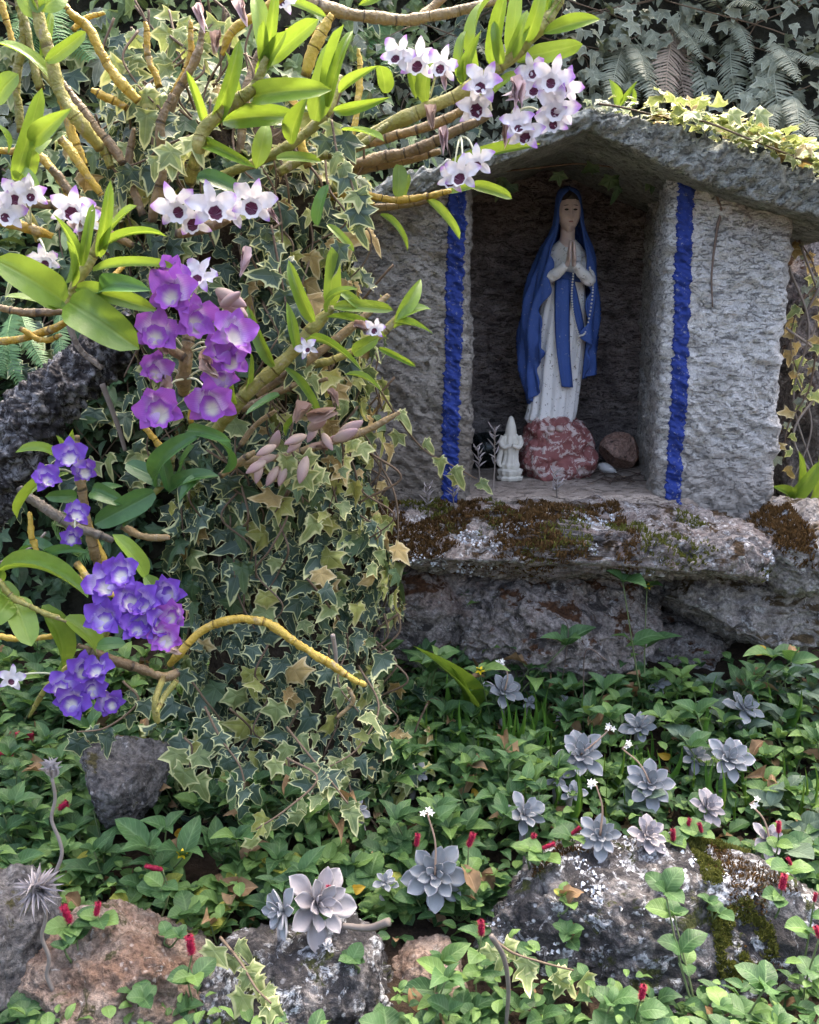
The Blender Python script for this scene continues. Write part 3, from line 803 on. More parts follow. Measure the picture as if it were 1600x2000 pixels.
rock('boulder', 'low stone half sunk in leaves under the dark boulder', 960, 1300, 300, 130, 2.08, 0.26, M_BOULDER, 51, 6, 8, (0.7, 0.95), 1.0, 0.3)
rock('boulder', 'brown stone behind creepers at the far right foot of the wall', 1570, 1265, 300, 190, 2.24, 0.3, M_BOULDER, 55, 6, 8, (0.7, 0.95), 1.0, 0.2)
rock('boulder', 'reddish earth-stained stone low behind the pointed leaves', 830, 1290, 170, 130, 2.14, 0.22, M_PINKROCK, 57, 5, 8, (0.7, 0.95), 1.0, 0.2)
rock('rock_wall', 'dark rough rock face beside the right shrine wall', 1605, 760, 190, 620, 2.62, 0.5, M_BOULDER, 59, 6, 6, (0.75, 1.0), 1.0, 0.5)

rock('foreground_rock', 'broad grey rock with white lichen and dark moss below the succulents', 1285, 1885, 850, 490, 1.36, 0.40, M_FRONT, 61, 7, 10, (0.68, 0.97), 0.85, 0.15)
rock('foreground_rock', 'grey lichened rock under the biggest succulent rosette', 600, 1985, 540, 370, 1.24, 0.28, M_FRONT, 67, 7, 10, (0.65, 0.95), 0.75)
rock('foreground_rock', 'pinkish tan earthy rock with red catkins above it', 250, 1930, 470, 340, 1.25, 0.28, M_EARTHY, 69, 7, 9, (0.65, 0.95), 0.75)
rock('foreground_rock', 'dark soil-covered rock beside the spiky grey plant', 20, 1870, 300, 330, 1.26, 0.26, M_DARKROCK, 71, 6, 9, (0.65, 0.95), 0.8)
rock('foreground_rock', 'low brown rock between the two grey lichened rocks', 850, 1950, 230, 190, 1.27, 0.2, M_EARTHY, 73, 6, 9, (0.65, 0.95), 0.7)
rock('foreground_rock', 'dark grey rock in the hollow below the violet orchids', 245, 1520, 190, 180, 1.58, 0.2, M_DARKROCK, 77, 6, 10, (0.6, 0.92), 0.8)

# ---- moss and lichen growing on them (uncountable)
def surf_samples(W, F, n, nzmin=0.2, noise_scale=9, thr=0.05, seed=0, extra=None):
    A = W[F[:, 0]]; B = W[F[:, 1]]; C = W[F[:, 2]]
    N = np.cross(B - A, C - A); ar = np.linalg.norm(N, axis=1); N /= ar[:, None] + 1e-12
    ctr = (A + B + C) / 3
    ok = (N[:, 2] > nzmin) & (fbm(ctr * noise_scale, 3, seed) > thr)
    if extra is not None: ok &= extra(ctr)
    idx = np.where(ok)[0]
    if len(idx) == 0: return np.zeros((0, 3)), np.zeros((0, 3))
    k = RNG.choice(idx, n, p=ar[idx] / ar[idx].sum())
    r1 = np.sqrt(RNG.random(n))[:, None]; r2 = RNG.random(n)[:, None]
    return A[k] * (1 - r1) + B[k] * r1 * (1 - r2) + C[k] * r1 * r2, N[k]

MOSS_T = [leaf_arrays(prof_blade, 3, 2, 0.4, 0.2)]
def moss(name, label, rockname, n, size, mat, **kw):
    W, F, c, sz = ROCKS[rockname]
    P, N = surf_samples(W, F, n, **kw)
    Ms = []
    for p, nn in zip(P, N):
        d = Vector(nn) * 0.6 + Vector((0, 0, 0.6)) + rvec(0.75)
        L = random.uniform(0.5, 1.3) * size
        Ms.append((0, frame_matrix(p - nn * 0.002, Vector(p) + d.normalized() * L, rvec(1), L * 0.5)))
    if not Ms: return
    o = obj(name, scatter(name, MOSS_T, Ms, mat)); o['kind'] = 'stuff'; o['label'] = label
kk = list(ROCKS)
lx = PY(930, 1000, 2.0).x
moss('moss', 'dark brown moss matted along the top of the ledge', 'stone_ledge', 9000, 0.010, M_MOSS, noise_scale=7, thr=0.0, seed=4, nzmin=0.05, extra=lambda c: (c[:, 0] < PY(1215, 1000, 2.0).x) & (c[:, 1] < 2.08))
moss('moss', 'olive green moss cushions on the ledge', 'stone_ledge', 2600, 0.009, M_MOSS_G, noise_scale=10, thr=0.16, seed=14, nzmin=0.2, extra=lambda c: c[:, 1] < 2.08)
moss('moss', 'rusty brown moss cap on the pale boulder by the ledge', 'boulder.002', 4000, 0.010, M_MOSS, noise_scale=6, thr=0.03, seed=24, nzmin=0.45, extra=lambda c: c[:, 0] < PY(1560, 1000, 2.0).x)
moss('moss', 'dark olive moss on the right shoulder of the front rock', 'foreground_rock', 9000, 0.008, M_MOSS_G, noise_scale=11, thr=0.0, seed=34, nzmin=-0.2, extra=lambda c: (c[:, 0] > PY(1400, 1800, 1.25).x) & (c[:, 0] < PY(1530, 1800, 1.25).x) & (c[:, 2] > PY(1400, 1960, 1.2).z))
moss('moss', 'thin brownish moss in the cracks of the front rock', 'foreground_rock', 3500, 0.007, M_MOSS, noise_scale=9, thr=0.22, seed=44, nzmin=-0.1)
# leafy white lichen
LICH_T = [leaf_arrays(prof_oval, 4, 4, 0.6, 0.15, 0.12)]
M_LICHEN = flat_mat('white_lichen', (0.50, 0.52, 0.56), (0.66, 0.68, 0.72), 0.85, 0.1)
def lichen(label, rockname, n, size, **kw):
    W, F, c, sz = ROCKS[rockname]
    P, N = surf_samples(W, F, n, **kw); Ms = []
    for p, nn in zip(P, N):
        t = Vector(nn).cross(rvec(1)).normalized(); L = random.uniform(0.4, 1.2) * size
        Ms.append((0, frame_matrix(Vector(p) - Vector(nn) * 0.001, Vector(p) + t * L + Vector(nn) * L * 0.35, Vector(nn) + rvec(0.5), L * 0.9)))
    if not Ms: return
    o = obj('lichen', scatter('lichen', LICH_T, Ms, M_LICHEN)); o['kind'] = 'stuff'; o['label'] = label
lichen('leafy white lichen rosettes on top of the front rock', 'foreground_rock', 500, 0.0065, noise_scale=16, thr=0.30, seed=54, nzmin=-0.1)
lichen('whitish lichen crust along the front of the ledge', 'stone_ledge', 700, 0.006, noise_scale=12, thr=0.28, seed=64, nzmin=-0.4, extra=lambda c: c[:, 1] < 2.0)

# fallen trunk at the left
pts = [PY(-120, 1080, 1.72), PY(-20, 950, 1.74), PY(60, 820, 1.76), PY(140, 745, 1.80), PY(235, 672, 1.86), PY(300, 620, 1.95)]
path = catmull(pts, 260)
Vt, Ft = tube_arrays(path, np.interp(np.linspace(0, 1, 260), [0, 0.4, 0.8, 1], [0.058, 0.050, 0.042, 0.036]), 90)
ctr = np.repeat(path, 90, axis=0); ctr = np.vstack([ctr, path[:1], path[-1:]])
dn = Vt - ctr; L = np.linalg.norm(dn, axis=1)[:, None] + 1e-9
hb = fbm(Vt * 20, 4, 7, ridged=True) * 0.040 + fbm(Vt * 70, 3, 8) * 0.016
Vt = Vt + dn / L * (hb - hb.mean())[:, None]
tag(obj('leaning_tree', np_mesh('leaning_tree', Vt, Ft, M_BARK)), 'leaning dark tree trunk with pale lichen bark behind the orchids', 'tree')

# the old stump the ivy has swallowed
VS, FS = ico(6); VS = VS.copy()
sc = PY(505, 900, 1.80)
zt_, zb_ = PY(505, 150, 1.75).z, -0.02
hh = (zt_ - zb_) / 2
zz = VS[:, 2]
zrel = np.sign(zz) * np.abs(zz) ** 0.7
rw = np.interp(zrel, [-1, -0.9, -0.55, -0.1, 0.3, 0.6, 0.85, 1], [0.25, 0.23, 0.165, 0.150, 0.155, 0.175, 0.17, 0.10])
ang = np.arctan2(VS[:, 1], VS[:, 0]); rr_ = np.sqrt(np.clip(1 - np.abs(zz) ** 6, 0, 1))
cxs = np.interp(zrel, [-1, -0.4, 0.2, 0.6, 1], [-0.235, -0.235, -0.235, -0.29, -0.33])
W = np.stack([cxs + np.cos(ang) * rw * rr_, 1.80 + np.sin(ang) * rw * rr_ * 0.9, (zt_ + zb_) / 2 + zrel * hh], -1)
W += np.stack([np.cos(ang), np.sin(ang), 0 * ang], -1) * (fbm(W * 5, 4, 61) * 0.07)[:, None]
STUMP = (W, FS)
tag(obj('tree_stump', np_mesh('tree_stump', W, FS, soil_mat('stump_bark', (0.03, 0.022, 0.016), (0.10, 0.075, 0.055)))), 'tall old tree stump smothered in variegated ivy', 'tree stump')

# ================================================================== THE STATUE
YS = 2.36
KS = pxm(YS)
SB = PZ(1088, 926, ZN); SB.y = YS
statue = thing('statue', 'painted statue of a praying veiled woman, blue mantle, white dress', 'statue', (SB.x, YS, ZN))
def SX(u, v): return PY(u, v, YS).x
def SZ(v): return PY(1100, v, YS).z

def prof_tab(tab):
    vs = [r[0] for r in tab]
    return lambda v, k: np.interp(v, vs, [r[k] for r in tab])
dress_tab = [(468, 1093, 1124), (478, 1082, 1134), (492, 1068, 1144), (510, 1063, 1148), (540, 1066, 1143), (556, 1064, 1142), (600, 1056, 1144), (660, 1048, 1141), (720, 1042, 1134), (770, 1038, 1127), (800, 1033, 1123), (818, 1028, 1119), (830, 1036, 1112), (838, 1052, 1100)]
pt = prof_tab(dress_tab)
nv_, nt_ = 130, 120
vv = np.linspace(468, 838, nv_); th = np.linspace(0, 2 * math.pi, nt_, endpoint=False)
Vd = np.zeros((nv_, nt_, 3))
for i, v in enumerate(vv):
    uL, uR = pt(v, 1), pt(v, 2)
    cx = (SX(uL, v) + SX(uR, v)) / 2; a = (SX(uR, v) - SX(uL, v)) / 2
    b_ = a * np.interp(v, [468, 500, 560, 838], [0.75, 0.62, 0.66, 0.75])
    amp = np.interp(v, [468, 500, 552, 600, 700, 838], [0.0, 0.02, 0.03, 0.08, 0.13, 0.17])
    ph = 0.9 * math.sin((v - 560) / 90) + (v - 560) * 0.0016
    fold = np.abs(np.sin(4.5 * th + ph)) ** 0.7 - 0.6 + 0.35 * np.sin(13 * th + 2.2 * ph)
    knee = 0.10 * np.exp(-((th - 0.25) / 0.35) ** 2) * np.interp(v, [600, 690, 790], [0, 1, 0])
    r = 1 + amp * fold + knee
    Vd[i, :, 0] = cx + a * np.sin(th) * r
    Vd[i, :, 1] = YS - b_ * np.cos(th) * r
    Vd[i, :, 2] = SZ(v) + 0.004 * np.sin(5 * th) * np.interp(v, [800, 838], [0, 1])
obj('dress', np_mesh('dress', Vd.reshape(-1, 3), grid_faces(nv_, nt_, True)[:, ::-1], M_DRESS), statue)

# mantle
man_tab = [(366, 1100, 1118), (370, 1094, 1124), (376, 1090, 1129), (386, 1087, 1133), (410, 1085, 1136), (440, 1081, 1139), (462, 1071, 1146), (485, 1057, 1155), (505, 1050, 1160), (540, 1038, 1162), (580, 1027, 1163), (640, 1018, 1163), (690, 1018, 1160), (730, 1024, 1155), (765, 1030, 1150), (800, 1034, 1140)]
mt = prof_tab(man_tab)
nr, nc = 150, 110
def vend(thv):
    # thv: angle from front, negative = picture left
    return np.interp(thv, [-3.14, -2.2, -1.2, -0.7, -0.4], [770, 775, 792, 770, 745]) if thv < 0 else np.interp(thv, [0.4, 0.75, 1.2, 2.2, 3.14], [742, 735, 726, 745, 770])
Vm = np.zeros((nr, nc, 3))
cols = np.linspace(0, 1, nc)
for j, cj in enumerate(cols):
    for i in range(nr):
        t = i / (nr - 1)
        side = -1 if cj < 0.5 else 1
        aa = abs(cj - 0.5) * 2                      # 1 at the front edges, 0 at the back
        ve = vend(side * (math.pi - aa * (math.pi - 0.65)))
        v = 366 + (ve - 366) * t
        if side < 0:
            op = np.interp(v, [366, 374, 384, 400, 440, 470, 510, 560, 640, 700, 760, 800], [0, 4, 36, 50, 52, 44, 36, 33, 34, 38, 42, 46])
        else:
            op = np.interp(v, [366, 374, 384, 400, 440, 470, 510, 560, 640, 700, 760, 800], [0, 4, 36, 50, 52, 44, 36, 40, 46, 44, 48, 52])
        wob = 6.0 * math.sin(v * 0.045 + side) + 5.5 * math.sin(v * 0.11 + 2 * side)
        op = rad(op + wob * np.interp(v, [460, 560], [0, 1]))
        th_ = side * (math.pi - aa * (math.pi - op))
        uL, uR = mt(v, 1), mt(v, 2)
        cx = (SX(uL, v) + SX(uR, v)) / 2; a = (SX(uR, v) - SX(uL, v)) / 2
        b_ = a * np.interp(v, [366, 400, 470, 520, 640, 800], [1.0, 1.15, 1.05, 1.02, 0.74, 0.7])
        if v < 372: a *= math.sqrt(max(0, (v - 365.5) / 6.5)); b_ *= math.sqrt(max(0, (v - 365.5) / 6.5))
        am = np.interp(v, [380, 470, 560, 700, 800], [0.0, 0.04, 0.075, 0.10, 0.12])
        r = 1 + am * (1 - 2 * abs(math.sin(7 * th_ + 0.010 * v))) + am * 0.6 * math.sin(19 * th_ - 0.02 * v)
        flare = 0.06 * aa ** 6 * np.interp(v, [540, 620], [0, 1]) * math.sin(v * 0.06)
        Vm[i, j] = (cx + a * math.sin(th_) * r, YS - b_ * math.cos(th_) * (r + flare) + np.interp(v, [366, 470], [-0.004, 0]), SZ(v))
mo = obj('mantle', np_mesh('mantle', Vm.reshape(-1, 3), grid_faces(nr, nc)[:, ::-1], M_MANTLE), statue)
so = mo.modifiers.new('solid', 'SOLIDIFY'); so.thickness = 0.0045; so.offset = 0

# head with face, neck
hc = Vector((SX(1110, 415), YS - 0.012, SZ(415)))
n1, n2 = 60, 72
la = np.linspace(-math.pi / 2, math.pi / 2, n1); lo_ = np.linspace(0, 2 * math.pi, n2, endpoint=False)
LA, LO = np.meshgrid(la, lo_, indexing='ij')
x = np.cos(LA) * np.sin(LO); y = -np.cos(LA) * np.cos(LO); z = np.sin(LA)
fr = np.clip(-y, 0, 1)
wx = np.where(z < 0, 1 - 0.30 * z ** 2, 1 - 0.05 * z ** 2)
X = x * 0.0265 * wx; Y_ = y * 0.031 * (1 - 0.08 * (z < -0.3) * fr); Z = z * 0.047
def gb(cx_, cz, sx, sz): return np.exp(-((x - cx_) / sx) ** 2 - ((z - cz) / sz) ** 2) * (fr > 0)
Y_ -= 0.0085 * gb(0, -0.22, 0.16, 0.12) + 0.005 * gb(0, 0.0, 0.11, 0.24) + 0.003 * gb(0, -0.52, 0.26, 0.07) + 0.0035 * gb(0, -0.80, 0.3, 0.14)
Y_ += 0.0045 * gb(-0.36, 0.06, 0.22, 0.10) + 0.0045 * gb(0.36, 0.06, 0.22, 0.10) + 0.002 * gb(0, -0.40, 0.3, 0.05) + 0.002 * gb(0, -0.63, 0.3, 0.05)
Y_ -= 0.002 * (gb(-0.36, 0.20, 0.28, 0.05) + gb(0.36, 0.20, 0.28, 0.05)) + 0.0022 * (gb(-0.34, 0.05, 0.13, 0.05) + gb(0.34, 0.05, 0.13, 0.05))
Vh = np.stack([X, Y_, Z], -1).reshape(-1, 3) + np.array(hc)
nk = [Vector((SX(1109, 440), YS - 0.004, SZ(440))), Vector((SX(1108, 462), YS - 0.002, SZ(462))), Vector((SX(1107, 482), YS + 0.000, SZ(482)))]
Vn, Fn = tube_arrays(catmull(nk, 12), np.interp(np.linspace(0, 1, 12), [0, 0.6, 1], [0.0165, 0.0175, 0.026]), 24)
V, F = join_arrays([(Vh, [grid_faces(n1, n2, True)]), (Vn, Fn)])
head = obj('head', np_mesh('head', V, F, M_SKIN), statue); reg(head, Matrix.Identity(4))
WINV[head.name] = Matrix.Identity(4)
head_w = Matrix.Translation(Vector((0, 0, 0)))
def small_ellipsoid(name, mat, c, s, parent, sub=2, rotm=None):
    V, F = ico(sub); W = V * np.array(s)
    if rotm is not None: W = W @ np.array(rotm).T
    return obj(name, np_mesh(name, W + np.array(c), F, mat), parent, Matrix.Identity(4))
def face_pt(u, v, out=0.0):
    p = Vector((SX(u, v), 0, SZ(v))); dx = (p.x - hc.x) / 0.0265; dz = (p.z - hc.z) / 0.047
    return (p.x, hc.y - 0.031 * math.sqrt(max(0.05, 1 - dx * dx - dz * dz)) - out, p.z)
for sgn in (-1, 1):
    small_ellipsoid('eye', M_HAIR, face_pt(1110 + sgn * 8.5, 412.5, -0.0002), (0.0050, 0.0032, 0.0022), head)
    small_ellipsoid('eyebrow', M_HAIR, face_pt(1110 + sgn * 9, 404, 0.0006), (0.0060, 0.0028, 0.0009), head, rotm=Matrix.Rotation(sgn * 0.15, 3, 'Y'))
small_ellipsoid('mouth', M_LIP, face_pt(1110, 435.5, 0.0010), (0.0056, 0.0022, 0.0016), head)
# hair: a band over the brow, parted in the middle
k0 = (z > 0.52)
Vhair = np.stack([X * 1.05, Y_ * 1.05 - 0.0004, Z * 1.035], -1) + np.array(hc)
msk = LA > 0.56
rows = np.where(la > 0.50)[0]
Vr = Vhair[rows].copy()
Vr[0, :, 2] += 0.010 * np.exp(-(np.sin(LO[rows[0]]) / 0.35) ** 2)
obj('hair', np_mesh('hair', Vr.reshape(-1, 3), grid_faces(len(rows), n2, True), M_HAIR), head, Matrix.Identity(4))

# sleeves and praying hands
def st(u, v, dy): return Vector((SX(u, v), YS + dy, SZ(v)))
for sgn, pts, rr2 in ((-1, [st(1076, 508, -0.016), st(1070, 526, -0.030), st(1068, 541, -0.046), st(1081, 534, -0.063), st(1096, 519, -0.074)], None),
                      (1, [st(1139, 508, -0.016), st(1144, 528, -0.030), st(1144, 548, -0.046), st(1130, 536, -0.063), st(1113, 519, -0.074)], None)):
    n = 46
    pa = catmull(pts, n)
    Va, Fa = tube_arrays(pa, np.interp(np.linspace(0, 1, n), [0, 0.3, 0.5, 0.75, 1], [0.013, 0.014, 0.0145, 0.0130, 0.0100]), 20)
    Va = Va + fbm(Va * 70, 3, 5 + sgn)[:, None] * 0.003
    obj('sleeve', np_mesh('sleeve', Va, Fa, M_DRESS), statue)
    hp = []
    cxm = SX(1105, 510); ox = sgn * 0.0058
    w0 = st(1105, 520, -0.074); w0.x = cxm + sgn * 0.009
    palm = [w0, Vector((cxm + ox, YS - 0.080, SZ(510))), Vector((cxm + ox * 0.95, YS - 0.083, SZ(498)))]
    Vp, Fp = tube_arrays(catmull(palm, 12), np.interp(np.linspace(0, 1, 12), [0, 0.5, 1], [0.008, 0.0085, 0.0072]), 14)
    cc = Vp.mean(0); Vp[:, 0] = cc[0] + (Vp[:, 0] - cc[0]) * 0.62
    hp.append((Vp, Fp))
    for f, (dy, ln) in enumerate(((-0.0085, 0.026), (-0.003, 0.030), (0.0025, 0.028), (0.0075, 0.021))):
        b0 = Vector((cxm + ox * 0.95, YS - 0.083 + dy, SZ(500)))
        fp = [b0, b0 + Vector((-ox * 0.15, -0.001, ln * 0.55)), b0 + Vector((-ox * 0.35, 0.001, ln))]
        hp.append(tube_arrays(catmull(fp, 9), np.interp(np.linspace(0, 1, 9), [0, 0.6, 1], [0.0036, 0.0032, 0.0018]), 8))
    b0 = Vector((cxm + ox, YS - 0.090, SZ(512)))
    hp.append(tube_arrays(catmull([b0, b0 + Vector((0, -0.006, 0.007)), b0 + Vector((-ox * 0.3, -0.007, 0.017))], 8), [0.0036, 0.0036, 0.0035, 0.0034, 0.0032, 0.003, 0.0026, 0.0018], 8))
    V, F = join_arrays(hp)
    obj('hand', np_mesh('hand', V, F, M_SKIN), statue)

def dress_front(u, v, out=0.004):
    uL, uR = pt(v, 1), pt(v, 2); x = SX(u, v)
    cx = (SX(uL, v) + SX(uR, v)) / 2; a = (SX(uR, v) - SX(uL, v)) / 2
    b_ = a * np.interp(v, [468, 500, 560, 838], [0.75, 0.62, 0.66, 0.75])
    s = min(0.96, abs((x - cx) / a))
    return Vector((x, YS - b_ * math.sqrt(1 - s * s) * np.interp(v, [560, 700, 838], [1.03, 1.10, 1.12]) - out, SZ(v)))
def ribbon(name, left, right, mat, n=50, m=9, out=0.006):
    L = catmull([(u, v, 0) for u, v in left], n); R = catmull([(u, v, 0) for u, v in right], n)
    V = np.zeros((n, m, 3))
    for i in range(n):
        for j in range(m):
            q = L[i] + (R[i] - L[i]) * j / (m - 1)
            e = abs(j / (m - 1) * 2 - 1)
            V[i, j] = dress_front(q[0], q[1], out - 0.004 * e ** 4 + 0.0015 * math.sin(j * 2.1 + i * 0.05))
    o = obj(name, np_mesh(name, V.reshape(-1, 3), grid_faces(n, m)[:, ::-1], mat), statue)
    md = o.modifiers.new('solid', 'SOLIDIFY'); md.thickness = 0.004; md.offset = 0
    return o
ribbon('belt', [(1063, 532), (1085, 530), (1110, 533), (1143, 538)], [(1063, 549), (1085, 546), (1110, 549), (1143, 553)], M_MANTLE)
ribbon('sash', [(1081, 546), (1079, 620), (1082, 690), (1091, 752)], [(1108, 546), (1106, 620), (1107, 690), (1113, 754)], M_MANTLE, out=0.010)
ribbon('sash', [(1106, 546), (1110, 590), (1118, 620), (1126, 650)], [(1116, 546), (1126, 590), (1134, 625), (1137, 640)], M_MANTLE, out=0.007)
# rosary
bd = []
def bead_path(pts, n, outs):
    q = catmull([(u, v, o) for (u, v), o in zip(pts, outs)], n)
    return [dress_front(a, b_, c_) for a, b_, c_ in q]
bp = bead_path([(1112, 536), (1110, 580), (1114, 620), (1124, 655)], 26, [0.028, 0.018, 0.016, 0.016])
bp += [st(u, v, dy) for u, v, dy in catmull([(1124, 655, -0.055), (1136, 648, -0.05), (1146, 610, -0.046), (1151, 570, -0.046), (1149, 545, -0.05), (1143, 525, -0.062)], 30)]
bp += bead_path([(1124, 658), (1122, 680), (1121, 695)], 8, [0.016] * 3)
Vi, Fi = ico(1)
bd = [(Vi * 0.0027 + np.array(p), [Fi]) for p in bp]
cxp = dress_front(1121, 704, 0.014)
for w_, h_ in ((0.0015, 0.007), (0.004, 0.0015)):
    bd.append(rough_box(cxp.x - w_, cxp.x + w_, cxp.y - 0.0015, cxp.y + 0.0015, cxp.z - h_, cxp.z + h_, 0.004, lambda P: np.zeros(len(P)), 0.0006))
V, F = join_arrays(bd)
obj('rosary', np_mesh('rosary', V, F, M_BEAD), statue)
# feet and painted rock pedestal
Vi, Fi = ico(6)
W = np.sign(Vi) * np.abs(Vi) ** 0.55
zr = W[:, 2]
hw = np.interp(zr, [-1, -0.6, 0.1, 0.6, 1], [1.02, 1.05, 0.98, 0.80, 0.62])
sz = np.array([(SX(1148, 900) - SX(1028, 900)) / 2, 0.062, (SZ(818) - ZN) / 2 + 0.002])
W = W * sz; W[:, 0] *= hw; W[:, 1] *= hw
W += (Vi * (fbm(W * 26, 4, 3, ridged=True) * 0.030 + fbm(W * 14, 3, 8) * 0.020)[:, None])
W += np.array([SX(1087, 880), YS, ZN + sz[2] - 0.002])
obj('pedestal', np_mesh('pedestal', W, Fi, M_PLINTH), statue)
for sgn in (-1, 1):
    small_ellipsoid('foot', M_SKIN, st(1078 + sgn * 8, 832, -0.055), (0.010, 0.022, 0.008), statue, 3)

# ================================================================== OTHER THINGS IN THE NICHE
# small ivory figure
YG = 2.24
gb0 = PZ(996, 937, ZN); YG = gb0.y
figure = thing('figurine', 'small ivory robed figurine on a lotus base beside the statue', 'figurine', gb0)
k = pxm(YG)
def lathe(tab, ns=40, foldn=0, fold=0.0, ysq=0.8, jig=None):
    zs = np.linspace(tab[0][0], tab[-1][0], 70)
    r = np.interp(zs, [t[0] for t in tab], [t[1] for t in tab]); cxx = np.interp(zs, [t[0] for t in tab], [t[2] if len(t) > 2 else 0 for t in tab])
    a = np.linspace(0, 2 * math.pi, ns, endpoint=False)
    m = 1 + fold * np.sin(foldn * a)[None, :] * np.ones((70, 1))
    V = np.stack([cxx[:, None] + r[:, None] * m * np.cos(a), ysq * r[:, None] * m * np.sin(a), np.broadcast_to(zs[:, None], (70, ns))], -1).reshape(-1, 3)
    return V * k, [grid_faces(70, ns, True)]
def fig(name, parts):
    V, F = join_arrays(parts)
    return obj(name, np_mesh(name, V + np.array(gb0), F, M_IVORY), figure)
fig('lotus_base', [lathe([(0, 0.1), (0.5, 23), (6, 25), (9, 20), (14, 23), (20, 24), (23, 19), (24, 0.1)], 60, 10, 0.07, 0.95)])
fig('robe', [lathe([(22, 0.1), (22.5, 17), (30, 19, -1), (36, 16, 0), (50, 14, 1), (62, 16, 1), (72, 17, 1), (82, 16, 1), (90, 12, 0), (94, 6, 0), (95, 0.1)], 60, 9, 0.09, 0.75)])
fig('head', [(ico(3)[0] * np.array([7.5, 7, 9.5]) * k + np.array([0, -2, 101]) * k, [ico(3)[1]])])
fig('hood', [lathe([(88, 11.5), (97, 11), (106, 9.5), (112, 7.5), (118, 6), (123, 4), (126, 0.1)], 30, 0, 0, 0.9)])
for sgn in (-1, 1):
    pth = np.array(catmull([(sgn * 14, -3, 86), (sgn * 19, -6, 74), (sgn * 14, -14, 66), (sgn * 2, -17, 70)], 20)) * k
    fig('arm', [tube_arrays(pth, np.linspace(6.5, 3.5, 20) * k, 12)])
pth = np.array(catmull([(-17, -6, 68), (-20, -4, 52), (-23, -3, 36), (-19, -8, 26)], 20)) * k
fig('sleeve_drape', [tube_arrays(pth, np.interp(np.linspace(0, 1, 20), [0, .6, 1], [4, 6, 2]) * k, 10)])

# tipped glass jar
b = NB('dark_glass')
g = b.n("BsdfGlass"); b.set(g.inputs['Color'], (0.55, 0.62, 0.62)); b.set(g.inputs['Roughness'], 0.06); b.set(g.inputs['IOR'], 1.3)
d_ = b.bsdf((0.03, 0.035, 0.035), 0.25, 0.5)
mx = b.n("MixShader"); b.set(mx.inputs[0], 0.35); b.set(mx.inputs[1], g.outputs[0]); b.set(mx.inputs[2], d_)
M_GLASS = b.done(mx.outputs[0])
j0 = PY(926, 846, 2.46); j1 = PY(1000, 842, 2.50); j0.z = j1.z = ZN + 0.046
n = 40
tt = [0, 0.02, 0.1, 0.14, 0.3, 0.95, 1.0, 1.0]; rr3 = [0.040, 0.040, 0.040, 0.044, 0.046, 0.046, 0.042, 0.002]
pa = np.array([np.array(j0) + (np.array(j1) - np.array(j0)) * t for t in np.linspace(0, 1, n)])
Vj, Fj = tube_arrays(pa, np.interp(np.linspace(0, 1, n), tt[:-1], rr3[:-1]), 36, cap=False)
jar = thing('glass_jar', 'dark glass jar lying on its side in the niche corner', 'jar', (j0.x, j0.y, ZN))
o = obj('glass_body', np_mesh('glass_body', Vj, Fj, M_GLASS), jar)
md = o.modifiers.new('solid', 'SOLIDIFY'); md.thickness = 0.003
Vc, Fc = tube_arrays(pa[-2:] , [0.046, 0.044], 36, cap=True)
obj('base', np_mesh('base', Vc, Fc, M_GLASS), jar)
a = np.linspace(0, 2 * math.pi, 37)
dx = (j1 - j0).normalized(); e1 = Vector((0, 0, 1)); e2 = dx.cross(e1)
ring = [j0 + e1 * math.cos(t) * 0.0415 + e2 * math.sin(t) * 0.0415 for t in a]
Vr, Fr = tube_arrays(np.array([r[:] for r in ring]), 0.003, 8, cap=False)
obj('rim', np_mesh('rim', Vr, Fr, M_GLASS), jar)
# drinking glass standing behind the left jamb
c0 = PZ(905, 900, ZN)
Vg, Fg = tube_arrays(np.array([c0 + Vector((0, 0, z)) for z in np.linspace(0.001, 0.06, 12)]), np.linspace(0.022, 0.028, 12), 32, cap=False)
o = obj('drinking_glass', np_mesh('drinking_glass', Vg, Fg, M_GLASS)); md = o.modifiers.new('solid', 'SOLIDIFY'); md.thickness = 0.0025
tag(o, 'small open drinking glass tucked behind the left jamb', 'glass')
# stone and shell
def nstone(name, label, u, v, s, mat, seed, cat, planes=9, amp=0.5):
    V, F = ico(5); V = V.copy(); rr = np.random.default_rng(seed)
    for _ in range(planes):
        n = rr.normal(size=3); n /= np.linalg.norm(n); c = rr.uniform(0.55, 0.9); dd = V @ n
        V -= np.clip(dd - c, 0, None)[:, None] * n[None] * 0.97
    W = V * np.array(s); W += V * (fbm(W * 40, 4, seed) * 0.006 * amp)[:, None]
    p = PZ(u, v, ZN); W += np.array(p); W[:, 2] += ZN - W[:, 2].min() - 0.001
    return tag(obj(name, np_mesh(name, W, F, mat, smooth=False)), label, cat)
nstone('stone', 'angular pinkish stone on the niche floor beside the statue', 1207, 916, (0.052, 0.04, 0.052), M_PINKROCK, 9, 'stone')
nstone('stone', 'small brown chip of stone between the statue and the shell', 1166, 905, (0.016, 0.013, 0.010), M_BOULDER, 19, 'stone')
p = PZ(1186, 925, ZN)
V, F = ico(4); W = V * np.array([0.024, 0.013, 0.011]); W[:, 2] *= 1 - 0.35 * V[:, 0]; W[:, 1] *= 1 - 0.3 * V[:, 0]
W += V * (0.0014 * np.sin(V[:, 0] * 26))[:, None]
R = np.array(Matrix.Rotation(rad(-25), 3, 'Z') @ Matrix.Rotation(rad(18), 3, 'Y')); W = W @ R.T; W += np.array(p); W[:, 2] += ZN - W[:, 2].min()
tag(obj('shell', np_mesh('shell', W, F, M_SHELL)), 'white spiral shell lying in front of the pink stone', 'shell')
